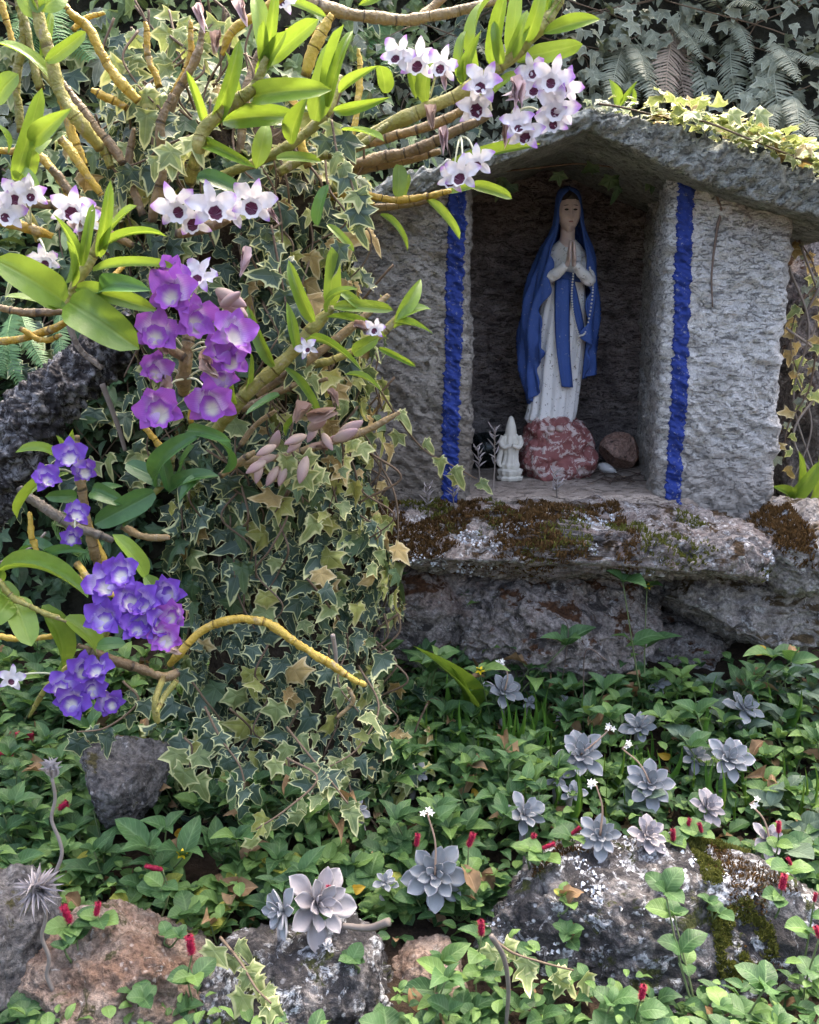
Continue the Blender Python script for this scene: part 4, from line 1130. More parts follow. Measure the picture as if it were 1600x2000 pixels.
# dry tendrils on the floor
for q in range(9):
    u0, v0 = random.uniform(1140, 1200), random.uniform(925, 938)
    pts = []
    for t in range(5):
        pp = PZ(u0 + t * random.uniform(10, 26), v0 + random.uniform(-8, 12), ZN); pp.z += random.uniform(0.001, 0.006); pts.append(pp)
    tag(obj('dry_tendril', tube_mesh('dry_tendril', pts, [0.0014, 0.0009], M_TWIG, 5, 24)), 'thin dark dry tendril on the niche floor by the shell', 'twig', 'dry tendrils on the niche floor')
# ================================================================== PLANTS
def rc(seq): return random.choice(seq)
def leaf(parent, meshes, base, tip, nrm, width, name='leaf'):
    return obj(name, rc(meshes) if isinstance(meshes, list) else meshes, parent, frame_matrix(base, tip, nrm, width))

def tocam(p): return (CAM - Vector(p)).normalized()

# ---- foliage of the bank: far too much to count
TPL = IVY_T + POINT_T + OVAL_T
def bank_leaves(n, x0, x1, z0, z1, size, tpl=None):
    out = []
    xs = RNG.uniform(x0, x1, n); zs = RNG.uniform(z0, z1, n); ys = bank_y(xs, zs)
    for x, y, z in zip(xs, ys, zs):
        p = Vector((x, y - random.uniform(-0.02, 0.10), z))
        d = Vector((random.uniform(-0.7, 0.7), -random.uniform(0.1, 0.8), -random.uniform(-0.3, 1.0))).normalized()
        L = random.uniform(0.6, 1.3) * size
        k = random.randrange(len(TPL)) if tpl is None else rc(tpl)
        w = L * (0.95 if k < 8 else random.uniform(0.4, 0.6))
        out.append((k, frame_matrix(p, p + d * L, Vector((0, -0.7, 0.6)) + rvec(0.6), w)))
    return out
def stuff(name, label, Ms, mat, tpl=TPL):
    o = obj(name, scatter(name, tpl, Ms, mat)); o['kind'] = 'stuff'; o['label'] = label; return o
stuff('bank_foliage', 'dull grey green undergrowth, haze put into its colour, on the bank behind the shrine', bank_leaves(5200, -0.2, 2.2, 0.2, 2.35, 0.055), M_BANK)
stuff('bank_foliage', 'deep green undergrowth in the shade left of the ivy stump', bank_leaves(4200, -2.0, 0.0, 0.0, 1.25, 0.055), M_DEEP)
stuff('bank_foliage', 'undergrowth painted lighter green as if lit, high on the bank at the left', bank_leaves(3600, -2.0, 0.1, 1.1, 2.35, 0.055), M_BANK_L)

# ---- vines
def ivy_vine(label, pts, leaves, group=None, stem_r=0.0022, name='ivy_vine', base=None, mats=None, stems=None):
    """leaves: list of (base, tip, nrm, width, meshes)"""
    b0 = base if base is not None else pts[0]
    t = thing(name, label, 'ivy', b0, group)
    for ps in (stems or [pts]):
        obj('stem', tube_mesh('stem', ps, [stem_r, stem_r * 0.6], M_WOODY, 6, 6 * len(ps)), t)
    for (a, b_, n, w, ms) in leaves: leaf(t, ms, a, b_, n, w)
    return t

SW, SF = STUMP
sA = SW[SF[:, 0]]; sB = SW[SF[:, 1]]; sC = SW[SF[:, 2]]
sN = np.cross(sB - sA, sC - sA); sAr = np.linalg.norm(sN, axis=1); sN = sN / (sAr[:, None] + 1e-12)
sCt = (sA + sB + sC) / 3
def stump_pts(n, z0, z1, nymax=0.25, xr=None):
    ok = (sCt[:, 2] > z0) & (sCt[:, 2] < z1) & (sN[:, 1] < nymax)
    if xr: ok &= (sCt[:, 0] > xr[0]) & (sCt[:, 0] < xr[1])
    idx = np.where(ok)[0]
    k = RNG.choice(idx, n, p=sAr[idx] / sAr[idx].sum())
    r1 = np.sqrt(RNG.random(n))[:, None]; r2 = RNG.random(n)[:, None]
    return sA[k] * (1 - r1) + sB[k] * r1 * (1 - r2) + sC[k] * r1 * r2, sN[k]
def ivy_leaf_on(p, n, size, off=(0.012, 0.05)):
    p = Vector(p); n = Vector(n)
    bulge = max(0.0, float(pnoise(np.array([[p.x * 9, p.y * 9, p.z * 7]]), 77)[0])) * 0.16
    b = p + n * (random.uniform(*off) + (bulge if off[1] > 0.03 else bulge * 0.6))
    d = Vector((random.uniform(-0.55, 0.55), 0, -1)); d = d - n * d.dot(n) * 0.8; d = d.normalized() + n * random.uniform(-0.1, 0.35)
    L = random.uniform(0.42, 1.35) * size
    nr = n + Vector((0, 0, 0.35)) + rvec(0.75)
    return b, b + d.normalized() * L, nr, L * random.uniform(0.85, 1.05)
def pick_ivy(p):
    # right flank of the stump holds the dry and pale leaves, the left the dark ones
    t = np.clip((p[0] + 0.33) / 0.25, 0, 1)
    r = random.random()
    if r < 0.04 + 0.20 * t: return IVYD
    if r < 0.08 + 0.44 * t: return IVYY
    if r < 0.22 + 0.58 * t: return IVYP
    if r < 0.42 + 0.46 * t: return IVYN
    return IVY
ZS = [(1.18, 1.62), (0.86, 1.18), (0.52, 0.86), (0.0, 0.52)]
LB = ['variegated ivy over the top of the stump among the yellow orchid canes',
      'variegated ivy on the stump behind the purple orchid cluster',
      'cream-edged ivy curtain hanging below the mauve orchid buds',
      'dark cream-edged ivy around the foot of the stump by the arched cane']
for (z0, z1), lb in zip(ZS, LB):
    P, N = stump_pts(290, z0, z1, 0.15)
    lv = []
    for p, n in zip(P, N):
        a, b_, nr, w = ivy_leaf_on(p, n, 0.056)
        lv.append((a, b_, nr, w, pick_ivy(p)))
    stems = []
    for q in range(26):
        k = random.randrange(len(P)); p = Vector(P[k]); n = Vector(N[k]); ps = []
        for s in range(6):
            zz_ = p.z - s * 0.05 + 0.12
            ps.append(Vector((p.x + random.uniform(-0.035, 0.035), p.y, zz_)) + n * random.uniform(0.015, 0.075))
        stems.append(ps)
    ivy_vine(lb, None, lv, base=Vector((-0.235, 1.66, z0)), stems=stems)
P, N = stump_pts(3400, 0.0, 1.62, 0.6)
stuff('ivy_underlayer', 'mass of small shaded ivy leaves behind the outer ones on the stump', [(random.randrange(8), frame_matrix(*ivy_leaf_on(p, n, 0.040, (0.0, 0.022)))) for p, n in zip(P, N)], M_IVY, IVY_T)

def strand(label, px, n, size, meshes, Y0=None, down=0.7, group=None, spread=0.02):
    """px: list of (u, v, Y)"""
    pts = [PY(u, v, y) for u, v, y in px]
    pa = catmull(pts, n); lv = []
    T = np.gradient(pa, axis=0)
    for i, p in enumerate(pa):
        t = Vector(T[i]).normalized(); side = Vector((1, 0, 0)) * (1 if i % 2 else -1)
        d = (Vector((0, 0, -down)) + side * random.uniform(0.2, 0.8) + t * 0.4 + rvec(0.25)).normalized()
        b = Vector(p) + rvec(spread) * 0.5
        L = size * random.uniform(0.7, 1.25)
        lv.append((b, b + d * L, tocam(p) + Vector((0, 0, 0.5)) + rvec(0.4), L * random.uniform(0.9, 1.05), meshes if not isinstance(meshes, tuple) else rc(meshes)))
    return ivy_vine(label, pts, lv, group)
strand('silvery ivy strand dangling in front of the brown orchid canes', [(648, 235, 1.5), (660, 300, 1.48), (690, 370, 1.47), (680, 445, 1.47)], 13, 0.048, (IVY, IVYP))
strand('long ivy strand hanging right of the purple orchid cluster', [(530, 440, 1.55), (545, 520, 1.53), (560, 600, 1.52), (575, 680, 1.52), (600, 760, 1.53)], 24, 0.046, (IVY, IVY, IVYP))
strand('pale ivy shoot reaching out across the left shrine wall', [(735, 750, 1.75), (780, 820, 1.8), (830, 880, 1.84), (885, 910, 1.86), (930, 935, 1.9)], 8, 0.046, IVYP)
strand('pale ivy shoot drooping onto the left end of the ledge', [(600, 900, 1.60), (640, 970, 1.66), (690, 1010, 1.72), (735, 1020, 1.76)], 12, 0.044, IVYP)
strand('bright ivy tuft below the mauve orchid buds', [(560, 860, 1.48), (580, 900, 1.48), (610, 930, 1.5)], 9, 0.046, IVYP)
strand('cream ivy trail at the top left among yellow canes', [(270, 60, 1.6), (240, 110, 1.58), (265, 160, 1.57), (300, 200, 1.56)], 15, 0.048, (IVYP, IVY))
strand('cream ivy trail climbing behind the upright orchid leaves', [(330, 20, 1.66), (350, 70, 1.64), (420, 40, 1.65), (330, 130, 1.62)], 16, 0.048, IVYP)
strand('ivy trail beside the small yellow-green shoot above the white flowers', [(310, 290, 1.5), (345, 275, 1.48), (370, 265, 1.47)], 7, 0.045, IVYP)
strand('dark ivy trail below the upper left canes', [(290, 185, 1.58), (320, 230, 1.56), (300, 300, 1.56), (240, 330, 1.57)], 16, 0.05, IVY)
strand('bright ivy sprig trailing over the earthy rock in the foreground', [(430, 1830, 1.2), (470, 1880, 1.17), (500, 1930, 1.14), (530, 1960, 1.13)], 11, 0.045, IVYP)
strand('bright ivy sprig in front of the broad lichened rock', [(960, 1830, 1.2), (1000, 1860, 1.18), (1060, 1880, 1.17), (1120, 1895, 1.17)], 8, 0.042, IVYP)
strand('silver ivy trail over the ground plants below the arched cane', [(560, 1420, 1.52), (600, 1470, 1.48), (650, 1530, 1.45), (680, 1570, 1.42)], 14, 0.042, (IVY, IVYP))
strand('dark ivy trail beside the hollow below the violet orchids', [(400, 1380, 1.5), (430, 1440, 1.48), (470, 1500, 1.46), (480, 1560, 1.45)], 13, 0.046, IVY)
strand('ivy trail under the lowest violet orchid cluster', [(240, 1330, 1.5), (270, 1370, 1.5), (210, 1420, 1.5), (150, 1430, 1.5)], 12, 0.044, IVY)
strand('yellow-edged ivy leaves hanging into the dark hollow', [(360, 1440, 1.5), (375, 1460, 1.49), (370, 1500, 1.48)], 4, 0.055, IVYP)
strand('pale ivy runner between the stump foot and the boulder', [(600, 1130, 1.6), (640, 1180, 1.62), (680, 1250, 1.65), (660, 1330, 1.6), (700, 1390, 1.56)], 16, 0.042, (IVYP, IVY))

for i_, (px_, lb_) in enumerate((([(1610, 540, 2.3), (1560, 600, 2.3), (1545, 680, 2.3), (1570, 760, 2.3)], 'grey ivy trail on the rock right of the shrine wall'), ([(1600, 650, 2.28), (1580, 760, 2.28), (1540, 830, 2.27), (1530, 900, 2.26)], 'pale ivy trail hanging low beside the right shrine wall'), ([(1560, 470, 2.32), (1590, 520, 2.32), (1605, 620, 2.3)], 'short ivy trail under the right eave'))):
    strand(lb_, px_, 16, 0.034, (IVYG, IVYP, IVYD))
for px_ in ([(1540, 520), (1580, 640), (1550, 780), (1590, 920)], [(1600, 560), (1545, 690), (1585, 830), (1540, 960)], [(1565, 480), (1600, 600), (1560, 720)], [(1605, 760), (1550, 850), (1600, 950)], [(1535, 640), (1600, 700), (1610, 820)]):
    tag(obj('dry_creeper', tube_mesh('dry_creeper', [PY(u, v, 2.29 + 0.02 * random.random()) for u, v in px_], [0.003, 0.002], M_WEATHERED, 6, 30)), 'thin dry creeper tangled over the rock right of the shrine', 'creeper', 'dry creepers beside the shrine')
strand('yellow-green ivy spilling from the stump onto the left boulder', [(640, 980, 1.68), (670, 1060, 1.72), (690, 1140, 1.76), (660, 1220, 1.74)], 18, 0.04, (IVYY, IVYP, IVY))
strand('yellow ivy loosely trailing down the right side of the stump', [(640, 700, 1.6), (655, 800, 1.63), (670, 900, 1.66), (640, 1000, 1.66)], 18, 0.042, (IVYY, IVYD, IVYP))
strand('ivy runner creeping from the stump foot into the herbs', [(560, 1480, 1.46), (620, 1520, 1.44), (560, 1580, 1.40), (500, 1620, 1.38)], 16, 0.038, (IVYY, IVY, IVYP))
strand('ivy runner below the pointed herbs right of the stump', [(700, 1300, 1.66), (740, 1380, 1.6), (700, 1460, 1.54), (640, 1500, 1.5)], 16, 0.038, (IVYP, IVYY, IVY))

# ivy on the shrine roof, in the sun
def roof_top(x): return float(np.interp(x, rx, rz + thick))
lv = []
for q in range(190):
    u = random.uniform(1280, 1650); y = random.uniform(1.955, 2.10)
    x = PY(u, 280, y).x; z = roof_top(x) + random.uniform(0.008, 0.055)
    p = Vector((x, y, z)); d = Vector((random.uniform(-1, 1), random.uniform(-1.0, 0.4), random.uniform(-0.2, 0.4))).normalized(); L = random.uniform(0.03, 0.052)
    lv.append((p, p + d * L, Vector((0, -0.35, 1)) + rvec(0.55), L, IVYP if random.random() < 0.85 else IVYD))
ivy_vine('sunlit pale ivy running along the right slope of the shrine roof', None, lv, base=Vector((0.9, 2.05, roof_top(0.9))), stems=[[Vector((x, 1.97 + 0.02 * math.sin(9 * x), roof_top(x) + 0.012)) for x in np.linspace(0.52, 0.98, 10)]])
lv = []
for q in range(30):
    u = random.uniform(1150, 1275); y = random.uniform(1.97, 2.08); x = PY(u, 210, y).x; z = roof_top(x) + random.uniform(0.004, 0.02)
    p = Vector((x, y, z)); d = Vector((random.uniform(-1, 1), random.uniform(-1.0, 0.4), 0.1)).normalized(); L = random.uniform(0.018, 0.034)
    lv.append((p, p + d * L, Vector((0, -0.4, 1)) + rvec(0.5), L, rc((IVYG, IVYP))))
ivy_vine('small grey ivy leaves at the ridge of the shrine roof', None, lv, base=Vector((0.4, 2.0, roof_top(0.4))), stems=[[Vector((x, 1.99, roof_top(x) + 0.008)) for x in np.linspace(0.36, 0.5, 5)]])
lv = []
for u, v in ((985, 352), (1000, 368), (1090, 345), (1195, 350), (1210, 372), (1282, 338), (1275, 352), (1160, 330)):
    p = PY(u, v - 18, 2.22); L = random.uniform(0.04, 0.055)
    lv.append((p, p + Vector((random.uniform(-0.3, 0.3), 0, -1)).normalized() * L, Vector((0, -1, 0.2)) + rvec(0.4), L, IVYN))
ivy_vine('shadowed ivy leaves dangling inside the top of the niche', None, lv, base=PY(1130, 300, 2.22), stems=[[PY(u, 320 + abs(u - 1130) * 0.1, 2.225) for u in (975, 1050, 1130, 1200, 1290)]])

# ivy on the bank above the roof
def bank_pt(u, v, out=0.08):
    Y = 2.6
    for _ in range(12):
        p = PY(u, v, Y); Y = lerp(Y, float(bank_y(np.array([p.x]), np.array([p.z]))[0]) - out, 0.7)
    return PY(u, v, Y)
def bank_vine(label, u0, u1, v0, v1, n, size, ms):
    lv = []
    for q in range(n):
        p = bank_pt(random.uniform(u0, u1), random.uniform(v0, v1), random.uniform(0.06, 0.14)); L = random.uniform(0.65, 1.3) * size
        lv.append((p, p + (Vector((random.uniform(-0.6, 0.6), -0.3, -0.8))).normalized() * L, Vector((0, -0.8, 0.6)) + rvec(0.5), L, rc(ms)))
    st = [[bank_pt(lerp(u0, u1, random.random()), lerp(v0, v1, t), 0.07) for t in (0, 0.3, 0.6, 1)] for _ in range(5)]
    return ivy_vine(label, None, lv, base=bank_pt((u0 + u1) / 2, v1), stems=st)
bank_vine('grey-green ivy on the bank above the ridge of the shrine', 1000, 1290, 0, 200, 110, 0.055, [IVYG])
bank_vine('grey ivy on the bank at the far right above the roof', 1290, 1640, 0, 250, 60, 0.055, [IVYG])
bank_vine('ivy on the bank behind the white orchid flowers', 680, 1000, 0, 330, 90, 0.055, [IVYG, IVY])
bank_vine('light ivy high on the bank behind the top left canes', -30, 330, 0, 330, 130, 0.06, [IVYP, IVY, IVYG])
bank_vine('dark ivy on the bank between the fallen trunk and the stump', -30, 330, 330, 1000, 120, 0.055, [IVY, IVY, IVYP])
bank_vine('scrambling ivy on the rock beside the right shrine wall', 1535, 1640, 480, 960, 40, 0.045, [IVYG, IVYP])

# ---- ferns
def fern_template(droop, n=26, w=0.17, seed=0):
    rr = random.Random(seed); parts = []; 
    def spine(t): return np.array([0.03 * math.sin(t * 3), t, 0.35 * droop * 4 * t * (1 - t) * 0.5])
    pa = np.array([spine(t) for t in np.linspace(0, 1, 16)])
    V, F = tube_arrays(pa, np.linspace(0.008, 0.002, 16), 5); Vs = [(V, F)]; At = [np.tile([0.02, 0.5, 0], (len(V), 1))]
    for i in range(n):
        t = 0.10 + 0.88 * i / n
        ln = w * (math.sin(math.pi * (0.18 + 0.80 * t)) ** 0.7) * rr.uniform(0.88, 1.1)
        for sgn in (-1, 1):
            b = spine(t); d = np.array([sgn, 0.30 + 0.2 * rr.random(), -0.25 - 0.3 * rr.random()]); d /= np.linalg.norm(d)
            wd = 0.030
            up = np.array([0, 1, 0])
            P = np.array([b + up * -wd * 0.4, b + d * ln * 0.5 - up * wd * 0.5 + [0, 0, 0.01], b + d * ln, b + d * ln * 0.5 + up * wd * 0.5 + [0, 0, 0.01], b + up * wd * 0.4])
            Vs.append((P, [np.array([[0, 1, 3, 4]]), np.array([[1, 2, 3]])])); At.append(np.array([[1, 0, 1], [1, .5, 1], [1, 1, 1], [1, .5, 1], [1, 0, 1]]) * 0.7)
    V, F = join_arrays(Vs)
    return V, F, np.vstack(At)
FERN_T = [fern_template(0.5, 26, 0.17, 1), fern_template(0.9, 30, 0.15, 2), fern_template(0.25, 24, 0.19, 3)]
FE = {'g': meshes_of(FERN_T, 'frond_grey', M_FERN), 'n': meshes_of(FERN_T, 'frond_green', M_FERN_G), 'b': meshes_of(FERN_T, 'frond_dead', M_FERN_B)}
def fern(label, fronds, kind, Yoff=0.22, Y=None, scale=1.0):
    base = None; t = None
    for i, (u0, v0, u1, v1) in enumerate(fronds):
        if Y is None:
            b = bank_pt(u0, v0, 0.03); tp = PY(u1, v1, b.y - Yoff * random.uniform(0.6, 1.2))
        else:
            b = PY(u0, v0, Y); tp = PY(u1, v1, Y - 0.08)
        if t is None: t = thing('fern', label, 'fern', b)
        L = (tp - b).length
        leaf(t, FE[kind if not isinstance(kind, list) else kind[i % len(kind)]], b, tp, Vector((0, -0.7, 0.7)) + rvec(0.35), L * 1.0, 'frond')
fern('grey-green fern drooping over the ridge of the shrine roof', [(1230, 80, 1285, 215), (1225, 90, 1245, 210), (1240, 75, 1330, 205), (1220, 85, 1195, 190), (1235, 90, 1265, 160)], 'g')
fern('fern with a brown dead frond above the right roof slope', [(1315, 40, 1345, 225), (1320, 45, 1395, 215), (1310, 40, 1375, 120), (1318, 50, 1300, 200), (1320, 40, 1400, 90)], ['b', 'g', 'g', 'b', 'g'])
fern('pale fern on the bank top with fronds spreading right', [(1420, 40, 1470, 130), (1410, 30, 1490, 20), (1430, 60, 1440, 200), (1415, 20, 1370, -30)], 'g')
fern('fern on the far right of the bank beside grey creepers', [(1500, 80, 1565, 165), (1510, 90, 1530, 260), (1520, 90, 1610, 130), (1500, 100, 1480, 250)], 'g')
fern('low fern hanging just over the right end of the roof ivy', [(1540, 190, 1600, 270), (1540, 190, 1560, 290), (1530, 200, 1500, 280)], 'g')
fern('fern behind the white orchid spray on the bank', [(760, 50, 705, 140), (765, 50, 760, 150), (770, 60, 830, 140), (750, 60, 690, 80)], 'n')
fern('fern half hidden between orchid leaves and the roof', [(880, 60, 850, 140), (885, 50, 900, 130), (890, 60, 950, 110)], 'g')
fern('bright green fern beside the fallen trunk', [(30, 600, 50, 770), (35, 610, 5, 740), (40, 610, 90, 720), (120, 600, 125, 715)], 'n', Y=1.92)
fern('small green fern under the shaded orchid leaves', [(150, 1085, 100, 1020), (150, 1085, 165, 1020), (150, 1090, 205, 1060)], 'n', Y=1.66)
fern('pale fern growing at the upper left edge of the bank', [(100, 30, 60, 130), (110, 20, 130, 120), (90, 40, 20, 90), (120, 40, 185, 120)], 'n')

# ---- orchids
def tepal(prof, fold, arch, wave=0.05, cup=0.0): return leaf_arrays(prof, 9, 6, fold, arch, wave, 0.0, cup)
def lip_template(ruffle=0.06, deep=0.5):
    nr, na = 9, 22; V, A = [], []
    for i in range(nr):
        r = i / (nr - 1)
        for j in range(na):
            a = 2 * math.pi * j / na
            rr = r * (1 + (ruffle * math.sin(7 * a) * r * r))
            V.append((rr * math.cos(a) * 0.95, rr * math.sin(a), deep * r ** 1.6 - 0.12 * max(0, r - 0.8) * 5 * abs(math.sin(a * 3.5)))); A.append((math.cos(a), r, 0))
    return np.array(V), [grid_faces(nr, na, True)], np.array(A)
SEP_T = [tepal(prof_sepal, 0.25, 0.10), tepal(prof_sepal, 0.15, 0.18), tepal(prof_sepal, 0.3, -0.08)]
PET_T = [tepal(prof_petal, 0.15, 0.12, 0.14), tepal(prof_petal, 0.3, 0.2, 0.12), tepal(prof_petal, 0.2, -0.05, 0.17)]
LIP_T = [lip_template(0.10, 0.6), lip_template(0.15, 0.8)]
FM = {}
for key, mp_, ml in (('w', M_PET_W, M_LIP_W), ('p', M_PET_P, M_LIP_P), ('v', M_PET_V, M_LIP_V)):
    FM[key] = (meshes_of(SEP_T, 'sepal_' + key, mp_), meshes_of(PET_T, 'petal_' + key, mp_), meshes_of(LIP_T, 'lip_' + key, ml))
cV, cF = ico(2)
COLUMN = np_mesh('column', cV * np.array([0.09, 0.09, 0.16]) + np.array([0, 0.02, 0.05]), cF, M_COLUMN)
def flower(parent, c, size, kind, face=None, roll=0.0, openness=0.25):
    c = Vector(c)
    f = face if face is not None else (tocam(c) + Vector((random.uniform(-0.55, 0.55), 0, random.uniform(-0.35, 0.35)))).normalized()
    up = Vector((0, 0, 1)); x = up.cross(f).normalized(); y = f.cross(x)
    R = Matrix((x, y, f)).transposed().to_4x4() @ Matrix.Rotation(roll, 4, 'Z')
    M = Matrix.Translation(c) @ R @ Matrix.Scale(size, 4)
    o = obj('flower', COLUMN, parent, M)
    S, P, L = FM[kind]
    def add(nm, me, ang, ln, w, fwd, off=0.06):
        d = Vector((math.sin(ang), math.cos(ang), fwd)).normalized()
        b = Vector((math.sin(ang) * off, math.cos(ang) * off, 0))
        q = bpy.data.objects.new(nm, me); COL.objects.link(q); q.parent = o
        q.matrix_basis = frame_matrix(b, b + d * ln, Vector((0, 0, 1)) + rvec(0.15), w)
    j = lambda a: random.uniform(-a, a)
    fw = openness
    if kind == 'w':
        add('sepal', rc(S), j(.12), 0.95, 0.44, fw + j(.15)); add('sepal', rc(S), 2.25 + j(.15), 0.95, 0.46, fw + j(.15)); add('sepal', rc(S), -2.25 + j(.15), 0.95, 0.46, fw + j(.15))
        add('petal', rc(P), 1.2 + j(.12), 1.0, 0.64, fw + 0.1 + j(.15)); add('petal', rc(P), -1.2 + j(.12), 1.0, 0.64, fw + 0.1 + j(.15))
        lr = 0.42
    else:
        add('sepal', rc(S), j(.12), 0.92, 0.58, fw + j(.2)); add('sepal', rc(S), 2.2 + j(.15), 0.95, 0.6, fw + j(.2)); add('sepal', rc(S), -2.2 + j(.15), 0.95, 0.6, fw + j(.2))
        add('petal', rc(P), 1.15 + j(.12), 0.98, 0.85, fw + 0.2 + j(.2)); add('petal', rc(P), -1.15 + j(.12), 0.98, 0.85, fw + 0.2 + j(.2))
        lr = 0.46
    q = bpy.data.objects.new('lip', rc(L)); COL.objects.link(q); q.parent = o
    q.matrix_basis = Matrix.Translation((0, -0.30, 0.22)) @ Matrix.Rotation(rad(-22), 4, 'X') @ Matrix.Scale(lr, 4)
    return o

def wither_template(seed, n=5):
    rr = random.Random(seed); Vs, At = [], []
    for i in range(n):
        V, F, A = leaf_arrays(prof_lance, 8, 4, 0.7, rr.uniform(-0.1, 0.12), 0.12, rr.uniform(-2, 2))
        a = rr.uniform(0, 6.28)
        V = V * np.array([0.32, rr.uniform(0.75, 1.05), 1])
        V[:, 0] += math.cos(a) * 0.16 * V[:, 1] * rr.uniform(0.2, 1.2); V[:, 2] += math.sin(a) * 0.14 * V[:, 1]
        Vs.append((V, F)); At.append(A)
    V, F = join_arrays(Vs); return V, F, np.vstack(At)
WITH = meshes_of([wither_template(1), wither_template(2), wither_template(3)], 'withered_flower', M_WITHER)
WITHP = meshes_of([wither_template(4), wither_template(5)], 'withered_pink_flower', M_WITHER_P)
def bud_template():
    n, na = 14, 12; V, A = [], []
    for i in range(n):
        t = i / (n - 1); r = 0.16 * math.sin(math.pi * min(1, t ** 0.9)) ** 0.7 + 0.004
        for j in range(na):
            a = 2 * math.pi * j / na
            rr = r * (1 + 0.10 * math.cos(3 * a))
            V.append((rr * math.cos(a) * 1.25, t, rr * math.sin(a))); A.append((math.cos(a), t, 0))
    return np.array(V), [grid_faces(n, na, True)], np.array(A)
BUD = meshes_of([bud_template()], 'bud', M_MAUVE)

def cane_mesh(pts, r, kind, nodepx=0.030):
    P = np.array(pts); seglen = np.linalg.norm(np.diff(P, axis=0), axis=1).sum()
    nn = max(2, int(seglen / nodepx)); n = nn * 9
    path = catmull(pts, n)
    path = path + (fbm(path * 12, 2, 5)[:, None]) * 0.006
    t = np.linspace(0, nn, n); t = t + 0.30 * np.sin(t * 1.7 + random.uniform(0, 6)); t = t - t.min(); fr = t % 1.0
    rr = r * (0.90 + 0.13 * np.sin(fr * math.pi) + 0.16 * np.exp(-((fr - 0.02) / 0.07) ** 2) + 0.10 * np.exp(-((fr - 0.97) / 0.06) ** 2)) * np.interp(np.linspace(0, 1, n), [0, 0.15, 0.8, 1], [0.85, 1, 0.9, 0.5]) * (1 + 0.10 * np.sin(t * 2.3 + random.uniform(0, 6)))
    V, F = tube_arrays(path, rr, 12)
    V = V + fbm(V * 160, 2, 3)[:, None] * 0.0022
    A = np.stack([np.concatenate([np.repeat(fr, 12), [0, 0]]), np.concatenate([np.repeat(t / nn, 12), [0, 1]]), np.zeros(len(V))], -1)
    return np_mesh('cane', V, F, M_CANE[kind], True, A)

def orchid(label, Y, canes, leaves, flowers=(), withered=(), buds=(), dark=False, stalk_to=None, jit=0.04):
    c0 = canes[0][2][0]
    t = thing('orchid', label, 'orchid', PY(c0[0], c0[1], Y + (c0[2] if len(c0) > 2 else 0)))
    for kind, rpx, px in canes:
        oy = random.uniform(-0.03, 0.03)
        pts = [PY(p[0], p[1], Y + oy + (p[2] if len(p) > 2 else 0)) for p in px]
        obj('cane', cane_mesh(pts, rpx * pxm(Y), kind), t)
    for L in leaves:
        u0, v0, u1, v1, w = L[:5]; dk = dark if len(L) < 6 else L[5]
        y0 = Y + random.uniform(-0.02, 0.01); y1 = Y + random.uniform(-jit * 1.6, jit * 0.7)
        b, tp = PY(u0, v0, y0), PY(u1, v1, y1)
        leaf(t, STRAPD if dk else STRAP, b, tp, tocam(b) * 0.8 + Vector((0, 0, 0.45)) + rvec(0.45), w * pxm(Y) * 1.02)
    for (u, v, s, k) in flowers:
        p = PY(u, v, Y - 0.05 + random.uniform(-0.03, 0.03))
        flower(t, p, s * pxm(Y) * (0.86 if k == 'w' else 0.95), k, roll=random.uniform(-0.5, 0.5), openness=random.uniform(0.1, 0.45) if k == 'w' else random.uniform(0.3, 0.7))
        if stalk_to:
            a = PY(stalk_to[0], stalk_to[1], Y + 0.02) if not isinstance(stalk_to[0], tuple) else None
            if a is None:
                q = min(stalk_to, key=lambda q: (q[0] - u) ** 2 + (q[1] - v) ** 2); a = PY(q[0], q[1], Y + 0.02)
            m = (a + p) / 2 + Vector((0, 0, 0.012)); e = p + Vector((0, 0.012, 0))
            obj('flower_stalk', tube_mesh('flower_stalk', [a, m, e], [0.0017, 0.0013], M_COLUMN, 6, 12), t)
    for (u0, v0, u1, v1, k) in withered:
        y = Y - 0.04 + random.uniform(-0.03, 0.02); b = PY(u0, v0, y); tp = PY(u1, v1, y - 0.01)
        leaf(t, WITHP if k else WITH, b, tp, tocam(b) + rvec(0.5), (tp - b).length * 1.0, 'withered_flower')
    for (u0, v0, u1, v1) in buds:
        y = Y - 0.04 + random.uniform(-0.03, 0.02); b = PY(u0, v0, y); tp = PY(u1, v1, y - 0.015)
        leaf(t, BUD, b, tp, tocam(b) + rvec(0.3), (tp - b).length * 0.95, 'bud')
    return t

orchid('upright olive orchid cane with broad leaves above the white flower trio', 1.50,
       [('o', 12, [(372, 352, .06), (385, 300), (402, 250), (450, 205), (497, 170), (522, 112)]),
        ('b', 9, [(310, 410, .1), (325, 290, .08), (338, 200, .06), (380, 120, .05), (396, 50, .05)])],
       [(520, 112, 498, -8, 36), (522, 112, 540, -25, 22), (525, 122, 622, 38, 38), (490, 190, 648, 176, 46), (435, 236, 582, 230, 46), (415, 246, 468, 78, 28), (398, 240, 364, 138, 18),
        (402, 282, 500, 328, 24), (385, 345, 472, 378, 38, True), (465, 200, 440, 100, 18), (505, 160, 560, 60, 26), (520, 125, 515, 40, 24)],
       [(345, 398, 52, 'w'), (412, 405, 56, 'w'), (498, 392, 52, 'w'), (380, 425, 46, 'w'), (455, 410, 42, 'w')], [(525, 405, 545, 435, 1)], (), stalk_to=((405, 445), (345, 455)))
